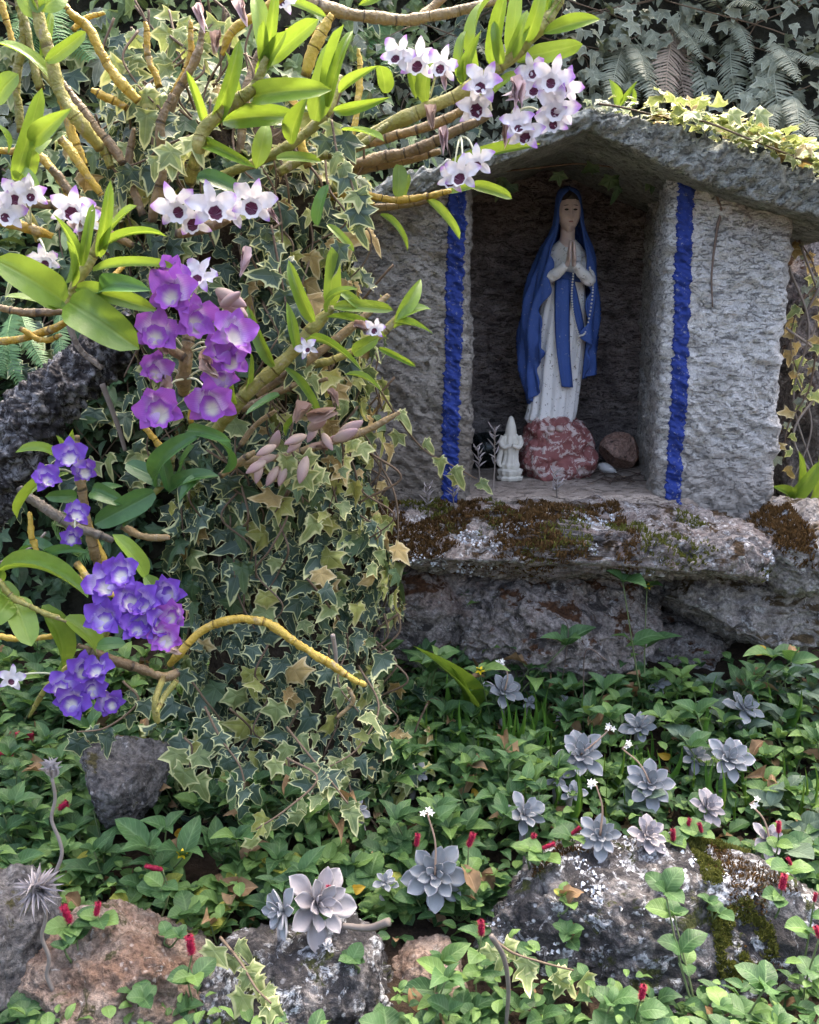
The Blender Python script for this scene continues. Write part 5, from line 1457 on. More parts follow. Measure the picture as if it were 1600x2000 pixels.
orchid('orchid cane with tall bright strap leaves above the trailing ivy', 1.52,
       [('o', 10, [(430, 345, .05), (530, 305), (595, 262), (640, 215), (665, 150, .02)]),
        ('y', 12, [(595, 150, .08), (612, 100, .08), (630, 60, .08), (648, 28, .08)]),
        ('y', 9, [(555, -10, .1), (500, 30, .1), (455, 60, .1), (430, 110, .1)]),
        ('b', 10, [(345, 457, -.02), (400, 443, -.02), (452, 428, -.02)]), ('y', 8, [(600, 330, .1), (580, 240, .1), (600, 180, .1)]), ('o', 9, [(540, 340, .08), (600, 310, .08), (690, 290, .08), (760, 240, .1)]), ('b', 9, [(470, 300, .1), (480, 200, .1), (500, 120, .12), (540, 50, .12)]), ('y', 7, [(650, 330, .1), (690, 250, .1), (705, 150, .12), (700, 95, .12)])],
       [(500, 330, 522, 238, 34), (568, 282, 602, 188, 36), (615, 236, 656, 80, 50), (638, 225, 672, 48, 26), (650, 216, 762, 190, 22), (662, 182, 742, 128, 20), (540, 310, 628, 316, 22),
        (668, 255, 750, 276, 18), (620, 440, 642, 360, 28, True), (640, 440, 692, 492, 16), (640, 210, 690, 60, 24)],
       (), [(392, 5, 400, 60, 1), (470, -5, 480, 50, 1), (430, 60, 420, 110, 0)])
orchid('leaning olive orchid with long leaves and white spray over the roof edge', 1.66,
       [('o', 13, [(668, 292, .03), (800, 226), (900, 182), (985, 122), (1040, 70), (1075, 30), (1102, -15)]),
        ('b', 11, [(690, 322, .04), (760, 306, .03), (830, 286, .02), (890, 256), (955, 226)]),
        ('b', 10, [(660, 300, .1), (760, 268, .08), (860, 238, .06), (940, 190, .05)]),
        ('b', 10, [(680, 335, .09), (770, 318, .09), (860, 296, .08)])],
       [(935, 132, 962, -5, 36), (965, 130, 988, -15, 32), (1000, 112, 1012, -20, 30), (1028, 82, 1060, -25, 28), (1045, 72, 1115, -12, 28), (1058, 66, 1172, 38, 28), (1030, 110, 1138, 86, 38),
        (1010, 122, 1100, 105, 24), (905, 162, 912, 58, 24), (832, 202, 852, 108, 36), (812, 192, 788, 98, 24), (752, 182, 742, 128, 36), (980, 125, 965, 40, 22), (990, 118, 1030, 20, 26),
        (1072, 40, 1080, -60, 22), (900, 165, 940, 60, 22), (870, 330, 1055, 282, 22), (930, 210, 1010, 140, 18)],
       [(945, 165, 48, 'w'), (925, 203, 46, 'w'), (1082, 150, 46, 'w'), (1090, 205, 48, 'w'), (1078, 232, 40, 'w'), (1030, 262, 44, 'w'), (905, 340, 42, 'w'), (935, 318, 40, 'w'), (885, 350, 34, 'w'),
        (820, 118, 46, 'w'), (782, 108, 42, 'w'), (868, 125, 38, 'w'), (1045, 170, 42, 'w'), (1105, 165, 40, 'w'), (1010, 245, 40, 'w'), (1040, 135, 36, 'w')],
       [(1000, 150, 1010, 215, 1), (850, 205, 842, 260, 0), (985, 235, 988, 290, 0), (862, 248, 868, 300, 1), (872, 135, 868, 175, 1), (1020, 165, 985, 190, 1)], (),
       stalk_to=((960, 215), (1010, 180), (900, 265), (940, 235), (840, 190), (1000, 220)))
orchid('low yellow orchid canes reaching towards the left blue stripe', 1.72,
       [('y', 7, [(620, 385, .05), (700, 378), (780, 388), (840, 382), (882, 372)]), ('b', 7, [(640, 410, .05), (720, 408), (800, 398), (860, 384)]), ('y', 6, [(600, 360, .06), (660, 385, .05), (730, 400, .04)])],
       [(918, 362, 1000, 388, 24), (832, 388, 898, 468, 20), (742, 420, 796, 490, 18), (780, 322, 776, 388, 30), (870, 375, 930, 362, 16), (700, 400, 640, 470, 16), (780, 395, 800, 340, 18)])
orchid('orchid cane running along the top above the fern', 1.70,
       [('b', 11, [(560, -10), (650, 18), (740, 38), (800, 40), (870, 26), (1000, -5)]), ('b', 9, [(820, 35, .02), (850, 10, .03), (880, -20, .03)]), ('y', 8, [(655, 20), (620, 60, .02), (560, 60, .04)])],
       [(560, 5, 640, 35, 16), (700, 10, 760, -20, 16)], [(552, -2, 34, 'w')])
orchid('tall pale orchid canes with drooping leaves in the top left corner', 1.48,
       [('o', 12, [(195, 290, .04), (150, 236), (120, 180), (95, 100), (72, 0), (66, -30)]), ('y', 10, [(272, 198, .06), (240, 165, .05), (210, 130, .05), (176, 62, .05), (125, 12, .05)]),
        ('o', 8, [(76, 178, .07), (60, 118, .07), (46, 20, .07)]), ('y', 6, [(24, 92, .05), (9, 40, .05), (0, -10, .05)]), ('y', 9, [(165, 325, .04), (130, 230, .04), (105, 160, .04)]),
        ('y', 7, [(310, 172, .08), (292, 110, .08), (284, 42, .08)]), ('b', 9, [(240, 320, .05), (180, 245, .05), (110, 150, .06)]), ('b', 10, [(300, 430, .12), (322, 335, .10), (316, 250, .09), (335, 185, .09)]), ('o', 9, [(215, 330, .07), (185, 265, .07), (135, 205, .07), (60, 120, .08)]), ('y', 9, [(150, 400, .07), (105, 335, .07), (60, 300, .08), (-10, 290, .08)]), ('b', 8, [(280, 420, .1), (250, 330, .1), (262, 250, .1)]), ('y', 8, [(250, 210, .09), (215, 190, .09), (180, 175, .09)]), ('o', 8, [(40, 260, .09), (30, 160, .09), (45, 60, .09), (30, -10, .09)]), ('y', 7, [(335, 190, .1), (370, 120, .1), (372, 40, .1)]), ('b', 9, [(260, 480, .1), (190, 440, .08), (120, 400, .08), (20, 400, .1)]), ('y', 6, [(140, 60, .07), (170, 35, .07), (205, 25, .07)])],
       [(95, 152, -8, 84, 42), (90, 120, 168, 62, 28), (72, 32, 42, -20, 34), (78, 22, 132, -15, 44), (72, 25, 78, -30, 30), (-10, 200, 36, 145, 46), (80, 110, 100, 20, 20)])
orchid('orchid shoot with cupped glossy leaves at the left edge', 1.44,
       [('o', 9, [(38, 352), (30, 380, .02), (60, 430, .03), (75, 470, .05)]), ('y', 9, [(120, 270, .05), (160, 325, .05), (200, 380, .06)]), ('b', 8, [(95, 330, .05), (150, 385, .06), (210, 420, .06)]), ('y', 10, [(-10, 432), (50, 446), (102, 462, .02)])],
       [(30, 352, 82, 172, 36), (60, 282, 140, 212, 36), (46, 312, 102, 272, 46), (48, 352, 64, 292, 26), (36, 352, 78, 372, 26), (15, 300, -10, 240, 30)],
       [(30, 378, 46, 'w'), (12, 412, 44, 'w'), (140, 405, 48, 'w'), (62, 372, 40, 'w'), (88, 505, 36, 'w'), (165, 430, 36, 'w')], [(150, 420, 165, 470, 1), (170, 430, 150, 475, 0)], (), stalk_to=((60, 440), (110, 450), (75, 470)))
orchid('olive orchid with very broad glossy leaves left of the purple cluster', 1.36,
       [('o', 10, [(130, 605), (148, 555), (178, 505), (200, 450), (212, 370)]), ('y', 8, [(-20, 668, .08), (70, 655, .07), (130, 628, .05), (190, 570, .06), (240, 520, .1)]), ('b', 8, [(-10, 600, .1), (60, 610, .1), (150, 606, .1)]),
        ('y', 6, [(40, 640, .05), (80, 668, .05), (120, 655, .05)])],
       [(192, 500, 216, 352, 24), (196, 490, 268, 402, 24), (196, 490, 326, 462, 20), (182, 530, 347, 526, 24), (126, 590, -12, 506, 74), (132, 605, 8, 580, 40), (135, 590, 272, 682, 84), (150, 562, 306, 606, 36), (200, 572, 296, 568, 44, True),
        (126, 556, 104, 418, 32), (160, 520, 182, 398, 20), (140, 560, 130, 470, 28)])
orchid('rich purple orchid cluster with white throats around a thick brown stem', 1.44,
       [('b', 14, [(355, 770, .04), (362, 720), (368, 660), (385, 600, .03)]), ('b', 9, [(360, 700), (330, 680), (300, 665)]), ('y', 5, [(372, 832), (370, 800), (368, 770)])],
       [(345, 520, 300, 590, 20)],
       [(345, 568, 58, 'p'), (372, 618, 56, 'p'), (308, 648, 54, 'p'), (452, 652, 54, 'p'), (455, 700, 48, 'p'), (308, 792, 58, 'p'), (412, 778, 58, 'p'), (436, 735, 48, 'p'), (302, 722, 44, 'p'), (330, 535, 42, 'p'), (425, 680, 42, 'p'), (395, 540, 44, 'w')],
       [(400, 680, 410, 745, 0), (320, 730, 315, 780, 0), (480, 480, 470, 540, 1), (395, 700, 430, 740, 0), (330, 690, 300, 660, 0)],
       [(420, 565, 482, 598), (425, 580, 485, 620), (420, 620, 478, 645), (430, 600, 470, 570)], stalk_to=((365, 690), (362, 740), (375, 620)))
orchid('thick olive orchid cane leaning right with leaves over the shrine wall', 1.50,
       [('o', 14, [(420, 845, .04), (452, 800), (500, 752), (560, 700), (612, 640), (650, 600)]), ('b', 9, [(500, 770, .05), (600, 705, .05), (680, 645, .06), (760, 575, .08)]), ('o', 8, [(560, 720, .06), (660, 700, .06), (735, 660, .06), (785, 610, .06), (800, 580, .06)]),
        ('b', 8, [(470, 800, .08), (560, 760, .08), (640, 740, .08)])],
       [(612, 628, 564, 508, 28), (645, 596, 648, 482, 38), (652, 600, 768, 606, 26), (636, 620, 757, 662, 15), (535, 716, 484, 598, 26), (600, 672, 708, 726, 17), (556, 720, 622, 822, 22), (480, 772, 490, 688, 18), (770, 630, 822, 545, 28),
        (775, 626, 842, 604, 26), (770, 642, 846, 652, 15), (740, 680, 812, 716, 13), (672, 732, 746, 766, 13), (705, 602, 658, 565, 22), (465, 790, 455, 720, 18), (690, 690, 740, 660, 30), (640, 610, 700, 565, 22), (580, 690, 560, 590, 20), (545, 770, 480, 810, 18, True)],
       [(735, 640, 26, 'w'), (600, 680, 26, 'w')], [(690, 635, 735, 648, 0), (640, 760, 660, 800, 0)])
orchid('brown orchid cane hung with closed mauve buds before the shrine wall', 1.52,
       [('b', 8, [(450, 905, .04), (560, 890), (650, 862), (720, 835), (782, 803)]), ('b', 6, [(470, 870, .05), (500, 830, .05), (540, 800, .05)])],
       [(560, 850, 600, 800, 14)], (), [(600, 815, 665, 800, 0), (610, 790, 570, 830, 0), (640, 880, 600, 870, 0)],
       [(600, 850, 555, 868), (600, 840, 640, 815), (650, 860, 700, 838), (660, 850, 710, 822), (640, 870, 655, 850), (530, 880, 545, 840), (540, 890, 500, 905), (520, 900, 480, 925), (545, 910, 520, 950), (600, 890, 585, 945), (560, 905, 545, 950), (630, 845, 650, 880), (540, 870, 500, 890), (620, 830, 600, 865), (510, 905, 500, 945), (590, 860, 560, 885)])
orchid('shaded dark green orchid shoot below the purple cluster', 1.42,
       [('y', 7, [(330, 892), (312, 862), (285, 828)]), ('b', 8, [(430, 930, .05), (470, 900, .05), (500, 880, .05)]), ('b', 8, [(240, 1026, .04), (282, 1048, .04), (332, 1050, .04)]), ('o', 7, [(300, 965), (330, 930), (340, 880)])],
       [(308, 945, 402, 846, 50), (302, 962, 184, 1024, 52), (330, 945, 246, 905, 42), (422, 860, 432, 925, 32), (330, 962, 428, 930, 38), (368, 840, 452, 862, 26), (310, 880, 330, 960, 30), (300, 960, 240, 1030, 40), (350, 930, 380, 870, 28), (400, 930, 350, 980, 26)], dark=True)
orchid('orchid shoot with violet flowers leaning over the fallen trunk', 1.42,
       [('b', 10, [(200, 1122, .03), (180, 1070), (162, 1000), (150, 900), (152, 850)]), ('g', 10, [(40, 950, .03), (130, 1020, .03), (215, 1062, .03)]), ('y', 7, [(188, 1142), (150, 1122), (92, 1092), (70, 1060), (58, 1000)]), ('y', 8, [(215, 1120, .02), (180, 1050, .02), (165, 1000, .02)])],
       [(122, 905, 30, 884, 26), (116, 902, 142, 838, 22), (120, 916, 34, 1012, 20), (180, 958, 246, 986, 38, True), (150, 968, 88, 970, 28, True), (112, 1090, 38, 1082, 28, True), (130, 910, 110, 850, 16), (135, 925, 60, 965, 18), (170, 1080, 70, 1110, 22, True), (175, 975, 240, 950, 26, True)],
       [(140, 890, 40, 'v'), (85, 936, 36, 'v'), (145, 1005, 34, 'v'), (160, 915, 32, 'v'), (140, 1045, 28, 'v')], stalk_to=((155, 930), (160, 1000)))
orchid('violet-blue orchid cluster with white throats and two yellow-green leaves', 1.34,
       [('b', 10, [(350, 1312, .06), (320, 1320, .05), (260, 1300, .03), (190, 1280), (150, 1262)]), ('o', 8, [(320, 1322, .04), (305, 1370), (312, 1408)]), ('y', 8, [(150, 1100, .05), (185, 1145, .03), (235, 1165, .02)]), ('o', 6, [(345, 1330, .05), (320, 1362, .03), (308, 1390)]), ('o', 6, [(230, 1200, .03), (200, 1250, .03), (185, 1275, .03)])],
       [(284, 1126, 220, 1044, 40), (284, 1126, 346, 1218, 42), (172, 1168, -10, 1124, 36), (190, 1262, 246, 1258, 32, True)],
       [(205, 1142, 50, 'v'), (210, 1205, 50, 'v'), (245, 1175, 48, 'v'), (290, 1182, 54, 'v'), (335, 1150, 48, 'v'), (305, 1215, 46, 'v'), (322, 1240, 44, 'p'), (268, 1225, 44, 'v'), (240, 1115, 44, 'v'), (340, 1195, 42, 'p')], stalk_to=((250, 1195), (300, 1200)))
orchid('lowest violet orchid cluster by the rounded yellow-green leaves', 1.36,
       [('o', 6, [(135, 1300, .03), (92, 1342, .03), (55, 1402, .05)]), ('y', 6, [(-10, 1245), (60, 1246), (130, 1240)]), ('o', 6, [(-10, 1140), (30, 1172), (80, 1190), (130, 1215)])],
       [(26, 1168, 62, 1262, 60), (82, 1182, 112, 1308, 56), (126, 1208, 188, 1292, 60), (18, 1172, -24, 1222, 52), (-6, 1142, 34, 1176, 40), (5, 1140, -30, 1100, 30)],
       [(160, 1302, 44, 'v'), (150, 1362, 50, 'v'), (198, 1308, 40, 'v'), (124, 1342, 40, 'v'), (215, 1368, 36, 'v'), (180, 1340, 36, 'v'), (20, 1325, 34, 'w')], stalk_to=((165, 1335),))
orchid('arched bare yellow orchid cane curving over the ivy', 1.46,
       [('y', 9, [(330, 1300, .05), (352, 1275), (400, 1228), (470, 1208), (540, 1226), (620, 1278), (680, 1318), (716, 1338)]), ('b', 5, [(660, 1400, .1), (690, 1370, .1), (680, 1340, .1)])],
       [], (), [(330, 1255, 355, 1280, 0), (360, 1250, 340, 1275, 0)])

# ---- ground plants
def ground_pt(u, v, h):
    Y = 1.5
    for _ in range(14):
        p = PY(u, v, Y); z = float(ground_z(np.array([p.x]), np.array([p.y]))[0]) + h
        q = PZ(u, v, z); Y = lerp(Y, min(2.4, max(0.9, q.y)), 0.8)
    return PY(u, v, Y)
_bv = [BVHTree.FromPolygons([tuple(v) for v in W_], [tuple(int(i) for i in f) for f in F_]) for n, (W_, F_, c, s) in ROCKS.items() if n.startswith('foreground')]
def root_z(x, y, zmax=0.6):
    z = float(ground_z(np.array([x]), np.array([y]))[0])
    for bv in _bv:
        h = bv.ray_cast(Vector((x, y, zmax)), Vector((0, 0, -1)))
        if h[0] is not None: z = max(z, h[0].z - 0.004)
    return z
FR = {n: (c, s) for n, (W_, F_, c, s) in ROCKS.items() if n.startswith('foreground')}
def on_rock(x, y, k=0.8, front=True):
    for n, (c, s) in FR.items():
        if ((x - c[0]) / (s[0] * k)) ** 2 + ((y - c[1]) / (s[1] * k)) ** 2 < 1: return True
        if front and s[0] > 0.12 and abs(x - c[0]) < s[0] * (1.0 if s[0] > 0.25 else 0.8) and y < c[1]: return True
    return False

HERBALT = {'pt': POINT2, 'pt2': POINT, 'ptg': POINT, 'ov': OVAL2, 'ov2': YOVAL, 'ovg': OVAL}
def plant_at(p, label, cat, group, kind, hgt, size, stems=3, name='ground_plant', catkin=None, nodes=2, yflower=None):
    """a leafy herb rooted at p: several stems, opposite leaves"""
    meshes = {'pt': POINT, 'pt2': POINT2, 'ptg': POINTG, 'ov': OVAL, 'ov2': OVAL2, 'ovg': OVALG}[kind]
    asp = 0.52 if kind.startswith('pt') else 0.78
    t = thing(name, label, cat, p, group)
    p = Vector(p); parts = []
    for s in range(stems):
        a = random.uniform(0, 6.28); lean = random.uniform(0.15, 0.9) if stems > 1 else 0.15
        d = Vector((math.cos(a) * lean, math.sin(a) * lean - 0.12, 1)).normalized()
        h = hgt * random.uniform(0.65, 1.2)
        tip = p + d * h
        mid = p + d * h * 0.5 + rvec(0.006)
        parts.append(tube_arrays(catmull([p, mid, tip], 7), [0.0018] * 4 + [0.0013] * 3, 5))
        rot = random.uniform(0, 6.28)
        for nd in range(nodes):
            f = 1.0 - 0.42 * nd; c = p.lerp(tip, f)
            pairs = 2 if nd == 0 else 1
            for k in range(pairs * 2):
                aa = rot + nd * 1.3 + k * math.pi / pairs + random.uniform(-0.3, 0.3)
                el = random.uniform(0.05, 0.55) + (0.35 if nd == 0 and k % 2 else 0)
                dr = Vector((math.cos(aa), math.sin(aa), el)).normalized()
                L = size * random.uniform(0.5, 1.3) * (1.0 if nd == 0 else 1.1)
                q_ = random.random()
                leaf(t, DEAD if q_ < 0.03 else (HERBALT[kind] if q_ < 0.16 else meshes), c, c + dr * L, Vector((0, -0.25, 1)) + rvec(0.3), L * asp * random.uniform(0.85, 1.1))
        if yflower and s == 0: daisy(t, tip + Vector((0, -0.005, 0.008)), 0.010, M_YELLOW)
    V, F = join_arrays(parts)
    obj('stem', np_mesh('stem', V, F, M_STEM), t)
    return t

DAISY = {}
def daisy(parent, c, size, mat, npet=5):
    if mat.name not in DAISY:
        parts = []
        for k in range(npet):
            V, F, A = leaf_arrays(prof_lance, 4, 2, 0.2, 0.05)
            M = np.array(frame_matrix((0, 0, 0), (math.cos(k * 6.283 / npet), math.sin(k * 6.283 / npet), 0.25), (0, 0, 1), 0.5))
            parts.append((V @ M[:3, :3].T + M[:3, 3], F))
        parts.append((ico(1)[0] * 0.2, [ico(1)[1]]))
        V, F = join_arrays(parts); DAISY[mat.name] = np_mesh('blossom', V, F, mat)
    f = (tocam(c) + Vector((0, 0, 0.5)) + rvec(0.4)).normalized()
    M = Matrix.Translation(c) @ f.to_track_quat('Z', 'Y').to_matrix().to_4x4() @ Matrix.Scale(size, 4)
    return obj('blossom', DAISY[mat.name], parent, M)

# catkin: a spike bristling with red styles
def catkin_arrays():
    n, na = 22, 14; V = []
    rr = np.random.default_rng(3)
    for i in range(n):
        t = i / (n - 1); r = 0.13 * (math.sin(math.pi * (0.06 + 0.90 * t)) ** 0.4)
        for j in range(na):
            a = 2 * math.pi * (j + 0.5 * (i % 2)) / na; q = r * (1 + rr.uniform(-0.28, 0.35))
            V.append((q * math.cos(a), t + rr.uniform(-0.02, 0.02), q * math.sin(a)))
    parts = [(np.array(V), [grid_faces(n, na, True)])]
    for _ in range(320):
        t = rr.uniform(0.04, 0.98); a = rr.uniform(0, 6.28); r = 0.12
        d = np.array([math.cos(a), rr.uniform(-0.4, 0.6), math.sin(a)]); b = np.array([r * math.cos(a), t, r * math.sin(a)]); s = np.cross(d, [0, 1, 0]) * 0.014
        parts.append((np.array([b - s, b + s, b + d * rr.uniform(0.04, 0.14)]), [np.array([[0, 1, 2]])]))
    return join_arrays(parts)
Vk, Fk = catkin_arrays()
CATKIN = np_mesh('catkin', Vk, Fk, M_CATKIN)

ROS = []
def R_(*a, **k):
    if 'h' not in k and 'Y' not in k: k['h'] = 0.10 if a[2] >= 70 else 0.07
    ROS.append((a, k))
R_(622, 1765, 165, 'largest pale succulent rosette with big fanned leaves on the grey rock', Y=1.25, n=22, kind='w', axis=(0.5, -0.62, 0.45))
R_(548, 1782, 105, 'bluish rosette pressed against the left of the largest succulent', Y=1.22, n=18, axis=(-0.7, -0.6, 0.25))
R_(850, 1708, 138, 'large round blue-grey succulent rosette facing forward left of the broad rock', h=0.10, n=24, axis=(-0.05, -0.85, 0.5), stalk=(835, 1590))
R_(985, 1350, 84, 'lavender rosette under small white star flowers by the low stone', stalk=(985, 1300), n=18)
R_(1036, 1372, 34, 'tiny rosette right of the one with white star flowers', n=12)
R_(1285, 1335, 52, 'small lavender rosette growing below the brown wedged stone', n=16)
R_(1105, 1372, 36, 'tiny rosette between small herbs below the big boulder', n=12)
R_(1455, 1382, 82, 'pointed lavender rosette above a yellow blossom at the right', n=18, stalk=None)
R_(1250, 1420, 76, 'lavender rosette beside the branching white star flowers', n=18)
R_(1135, 1475, 112, 'wide lavender rosette in the middle of the carpet', n=22, stalk=(1195, 1420))
R_(1085, 1522, 46, 'small rosette touching the left underside of the wide lavender one', n=14)
R_(1118, 1548, 58, 'half-shaded rosette right under the wide lavender one', n=14)
R_(1270, 1532, 104, 'big open rosette at the end of a flower stalk', n=20, stalk=(1215, 1462))
R_(1358, 1478, 66, 'pale rosette overlapped by its larger right neighbour', n=16)
R_(1425, 1482, 98, 'full rosette overlapping a pale smaller neighbour', n=22)
R_(1025, 1590, 96, 'rosette partly covered by round green leaves', n=18)
R_(1172, 1632, 92, 'blue-grey rosette on the rock top with a white star flower', Y=1.38, n=20, stalk=(1165, 1535), axis=(-0.1, -0.7, 0.6))
R_(1265, 1632, 90, 'warm grey rosette on the rock top beside its bluish twin', Y=1.38, n=20, kind='w', axis=(0.2, -0.6, 0.75))
R_(1383, 1578, 84, 'pinkish rosette with curled lower leaves beside red catkins', h=0.08, n=20, kind='w')
R_(1500, 1640, 82, 'half-hidden rosette with grey lower leaves right of the broad rock', h=0.08, n=16, kind='w', stalk=(1465, 1570))
R_(752, 1722, 56, 'small bluish rosette left of the round one under a green sprig', h=0.09, n=14)
R_(697, 1580, 56, 'small rosette hidden behind ivy in the leafy carpet', n=14)
R_(815, 1508, 50, 'small dark rosette among the pointed herbs', n=14)
R_(640, 1848, 26, 'baby rosette at the foot of the largest succulent', Y=1.20, n=10)
R_(1460, 1700, 34, 'small rosette lodged at the lichen on the broad rock', Y=1.36, n=10)
ROSP = []
for a_, k_ in ROS:
    ROSP.append((ground_pt(a_[0], a_[1], k_.get('h', 0.10)) if 'Y' not in k_ else PY(a_[0], a_[1], k_['Y']), a_[2] * 0.0004))
def hides_rosette(x, y):
    for p_, r_ in ROSP:
        if abs(x - p_.x) < r_ + 0.035 and p_.y - 0.14 < y < p_.y + 0.025: return True
    return False
LAND = [(PY(1075, 1250, 1.9), 'below the big dark boulder'), (PY(1450, 1250, 1.9), 'below the layered boulder'), (PY(780, 1250, 1.9), 'below the left boulder'), (PY(505, 1300, 1.68), 'at the foot of the ivy stump'), (PY(245, 1560, 1.5), 'beside the dark grey rock'),
        (PY(235, 1750, 1.3), 'behind the earthy rock'), (PY(600, 1800, 1.3), 'behind the rock with the largest succulent'), (PY(150, 1400, 1.55), 'under the lowest violet orchids'), (PY(1200, 1650, 1.45), 'behind the broad lichened rock'), (PY(1560, 1650, 1.45), 'by the right end of the broad lichened rock'),
        (PY(850, 1720, 1.4), 'around the large round rosette'), (PY(1135, 1490, 1.62), 'around the wide lavender rosette'), (PY(1425, 1490, 1.62), 'around the full overlapping rosettes'), (PY(985, 1370, 1.78), 'around the rosette with white star flowers'), (PY(697, 1600, 1.5), 'around the rosette hidden behind ivy'), (PY(850, 1950, 1.2), 'by the low brown rock'), (PY(430, 1600, 1.45), 'right of the dark hollow'), (Vector((-0.78, 1.9, 0)), 'under the leaning lichened tree'), (Vector((-0.5, 1.88, 0)), 'behind the violet orchid clusters'), (Vector((-0.62, 1.5, 0)), 'behind the dry grey stem'), (Vector((-0.42, 1.72, 0)), 'left of the ivy stump'), (Vector((-0.3, 1.45, 0)), 'before the ivy stump')]
def near(x, y): return min(LAND, key=lambda q: (q[0].x - x) ** 2 + (q[0].y - y) ** 2)[1]
G1 = 'pointed-leaved creeping herbs among the rocks'; G2 = 'round-leaved creeping herbs in the foreground'; G3 = 'grey-green herbs on the right'
spots = []
def far_enough(x, y, d):
    return all((x - a) ** 2 + (y - b_) ** 2 > d * d for a, b_ in spots)
tries = 0
while len(spots) < 215 and tries < 9000:
    tries += 1
    y = random.uniform(1.03, 1.98); hw = y * 0.44 + 0.05; x = random.uniform(-hw, hw)
    if on_rock(x, y, 0.9): continue
    if abs(x + 0.235) < 0.15 and abs(y - 1.8) < 0.17: continue
    if -0.50 < x < -0.30 and 1.44 < y < 1.62: continue                     # the dark hollow
    if hides_rosette(x, y): continue
    if y > 1.94 and x > -0.05: continue
    if not far_enough(x, y, 0.044 if y < 1.5 else 0.054): continue
    spots.append((x, y))
for (x, y) in spots:
    z = float(ground_z(np.array([x]), np.array([y]))[0])
    r = random.random(); p = (x, y, z - 0.004)
    right = x > 0.25 * y
    if y > 1.48:
        if right and r < 0.55: plant_at(p, 'grey-green herb with dull leaves ' + near(x, y), 'herb', G3, rc(['ptg', 'ovg']), 0.085, 0.042, 3)
        elif r < 0.75: plant_at(p, 'green herb with pointed paired leaves ' + near(x, y), 'herb', G1, 'pt', 0.115, 0.045, 4)
        else: plant_at(p, 'light green herb with pointed paired leaves ' + near(x, y), 'herb', G1, 'pt2', 0.10, 0.041, 4)
    else:
        if r < 0.50: plant_at(p, 'green herb with round toothed leaves ' + near(x, y), 'herb', G2, 'ov', 0.065, 0.034, 4)
        elif r < 0.80: plant_at(p, 'light green herb with round toothed leaves ' + near(x, y), 'herb', G2, 'ov2', 0.06, 0.032, 4)
        else: plant_at(p, 'green herb with pointed paired leaves ' + near(x, y), 'herb', G1, 'pt', 0.09, 0.046, 2)
# herbs hugging particular places
for (u, v, h, lb, kind, sz, stn) in (
        (1270, 1260, 0.10, 'dark herb with a yellow blossom climbing the big boulder', 'pt', 0.055, 2), (965, 1290, 0.12, 'dark herb with a yellow blossom by the left crack of the boulder', 'pt', 0.055, 3),
        (1400, 1270, 0.13, 'dark drooping herb in the gap below the ledge end', 'pt', 0.055, 2), (810, 1290, 0.13, 'tall pointed herb against the left boulder', 'pt', 0.06, 3),
        (740, 1290, 0.11, 'pointed herb beside the foot of the left boulder', 'pt', 0.055, 3), (310, 1680, 0.13, 'herb with a yellow blossom before the dark grey rock', 'pt', 0.06, 3)):
    Y = 1.88 if v < 1400 else 1.46
    p = PY(u, v, Y)
    p.z = float(ground_z(np.array([p.x]), np.array([p.y]))[0])
    top_ = PY(u, v - 90, Y).z
    plant_at(p, lb, 'herb', None, kind, max(0.08, top_ - p.z), sz, stn, yflower='blossom' in lb, nodes=3)
for (u, v, Y, lb) in ((1390, 1800, 1.15, 'round-leaved sprig in front of the mossy shoulder of the rock'), (1225, 1955, 1.10, 'round-leaved sprig with a catkin before the broad rock'), (1330, 1945, 1.09, 'round-leaved sprig low before the broad rock'),
                      (1490, 1940, 1.10, 'round-leaved sprig under the olive moss'), (1575, 1895, 1.13, 'round-leaved sprig at the right foot of the broad rock'), (1160, 1930, 1.12, 'round-leaved sprig at the left foot of the broad rock'), (1420, 1890, 1.13, 'round-leaved sprig hanging over the dark moss')):
    top_ = PY(u, v + (45 if v > 1900 else 15), Y); p = Vector((top_.x, Y + 0.01, float(ground_z(np.array([top_.x]), np.array([Y]))[0])))
    plant_at(p, lb, 'herb', 'sprigs against the broad front rock', 'ov', max(0.05, top_.z - p.z), 0.036, rc((1, 2)), nodes=2)

for (u, v, nm, lb) in ((330, 1850, 'foreground_rock.002', 'small herb rooted in a crack of the earthy rock'), (140, 1880, 'foreground_rock.002', 'pale seedling on the left shoulder of the earthy rock'), (270, 1965, 'foreground_rock.002', 'leafy sprig low on the earthy rock'),
                       (1090, 1790, 'foreground_rock', 'tiny bright seedling on the upper left of the broad rock'), (1110, 1850, 'foreground_rock', 'tiny seedling on the left face of the broad rock'), (1390, 1800, 'foreground_rock', 'round-leaved runner by the olive moss of the broad rock'), (700, 1900, 'foreground_rock.001', 'seedling on the right slope of the rock under the largest succulent')):
    bv = BVHTree.FromPolygons([tuple(q) for q in ROCKS[nm][0]], [tuple(int(i) for i in f) for f in ROCKS[nm][1]])
    hit = bv.ray_cast(CAM, ray(u, v).normalized())
    if hit[0] is not None: plant_at(hit[0], lb, 'herb', None, rc(('ov', 'ov2')), 0.025, 0.024, 2, nodes=1)

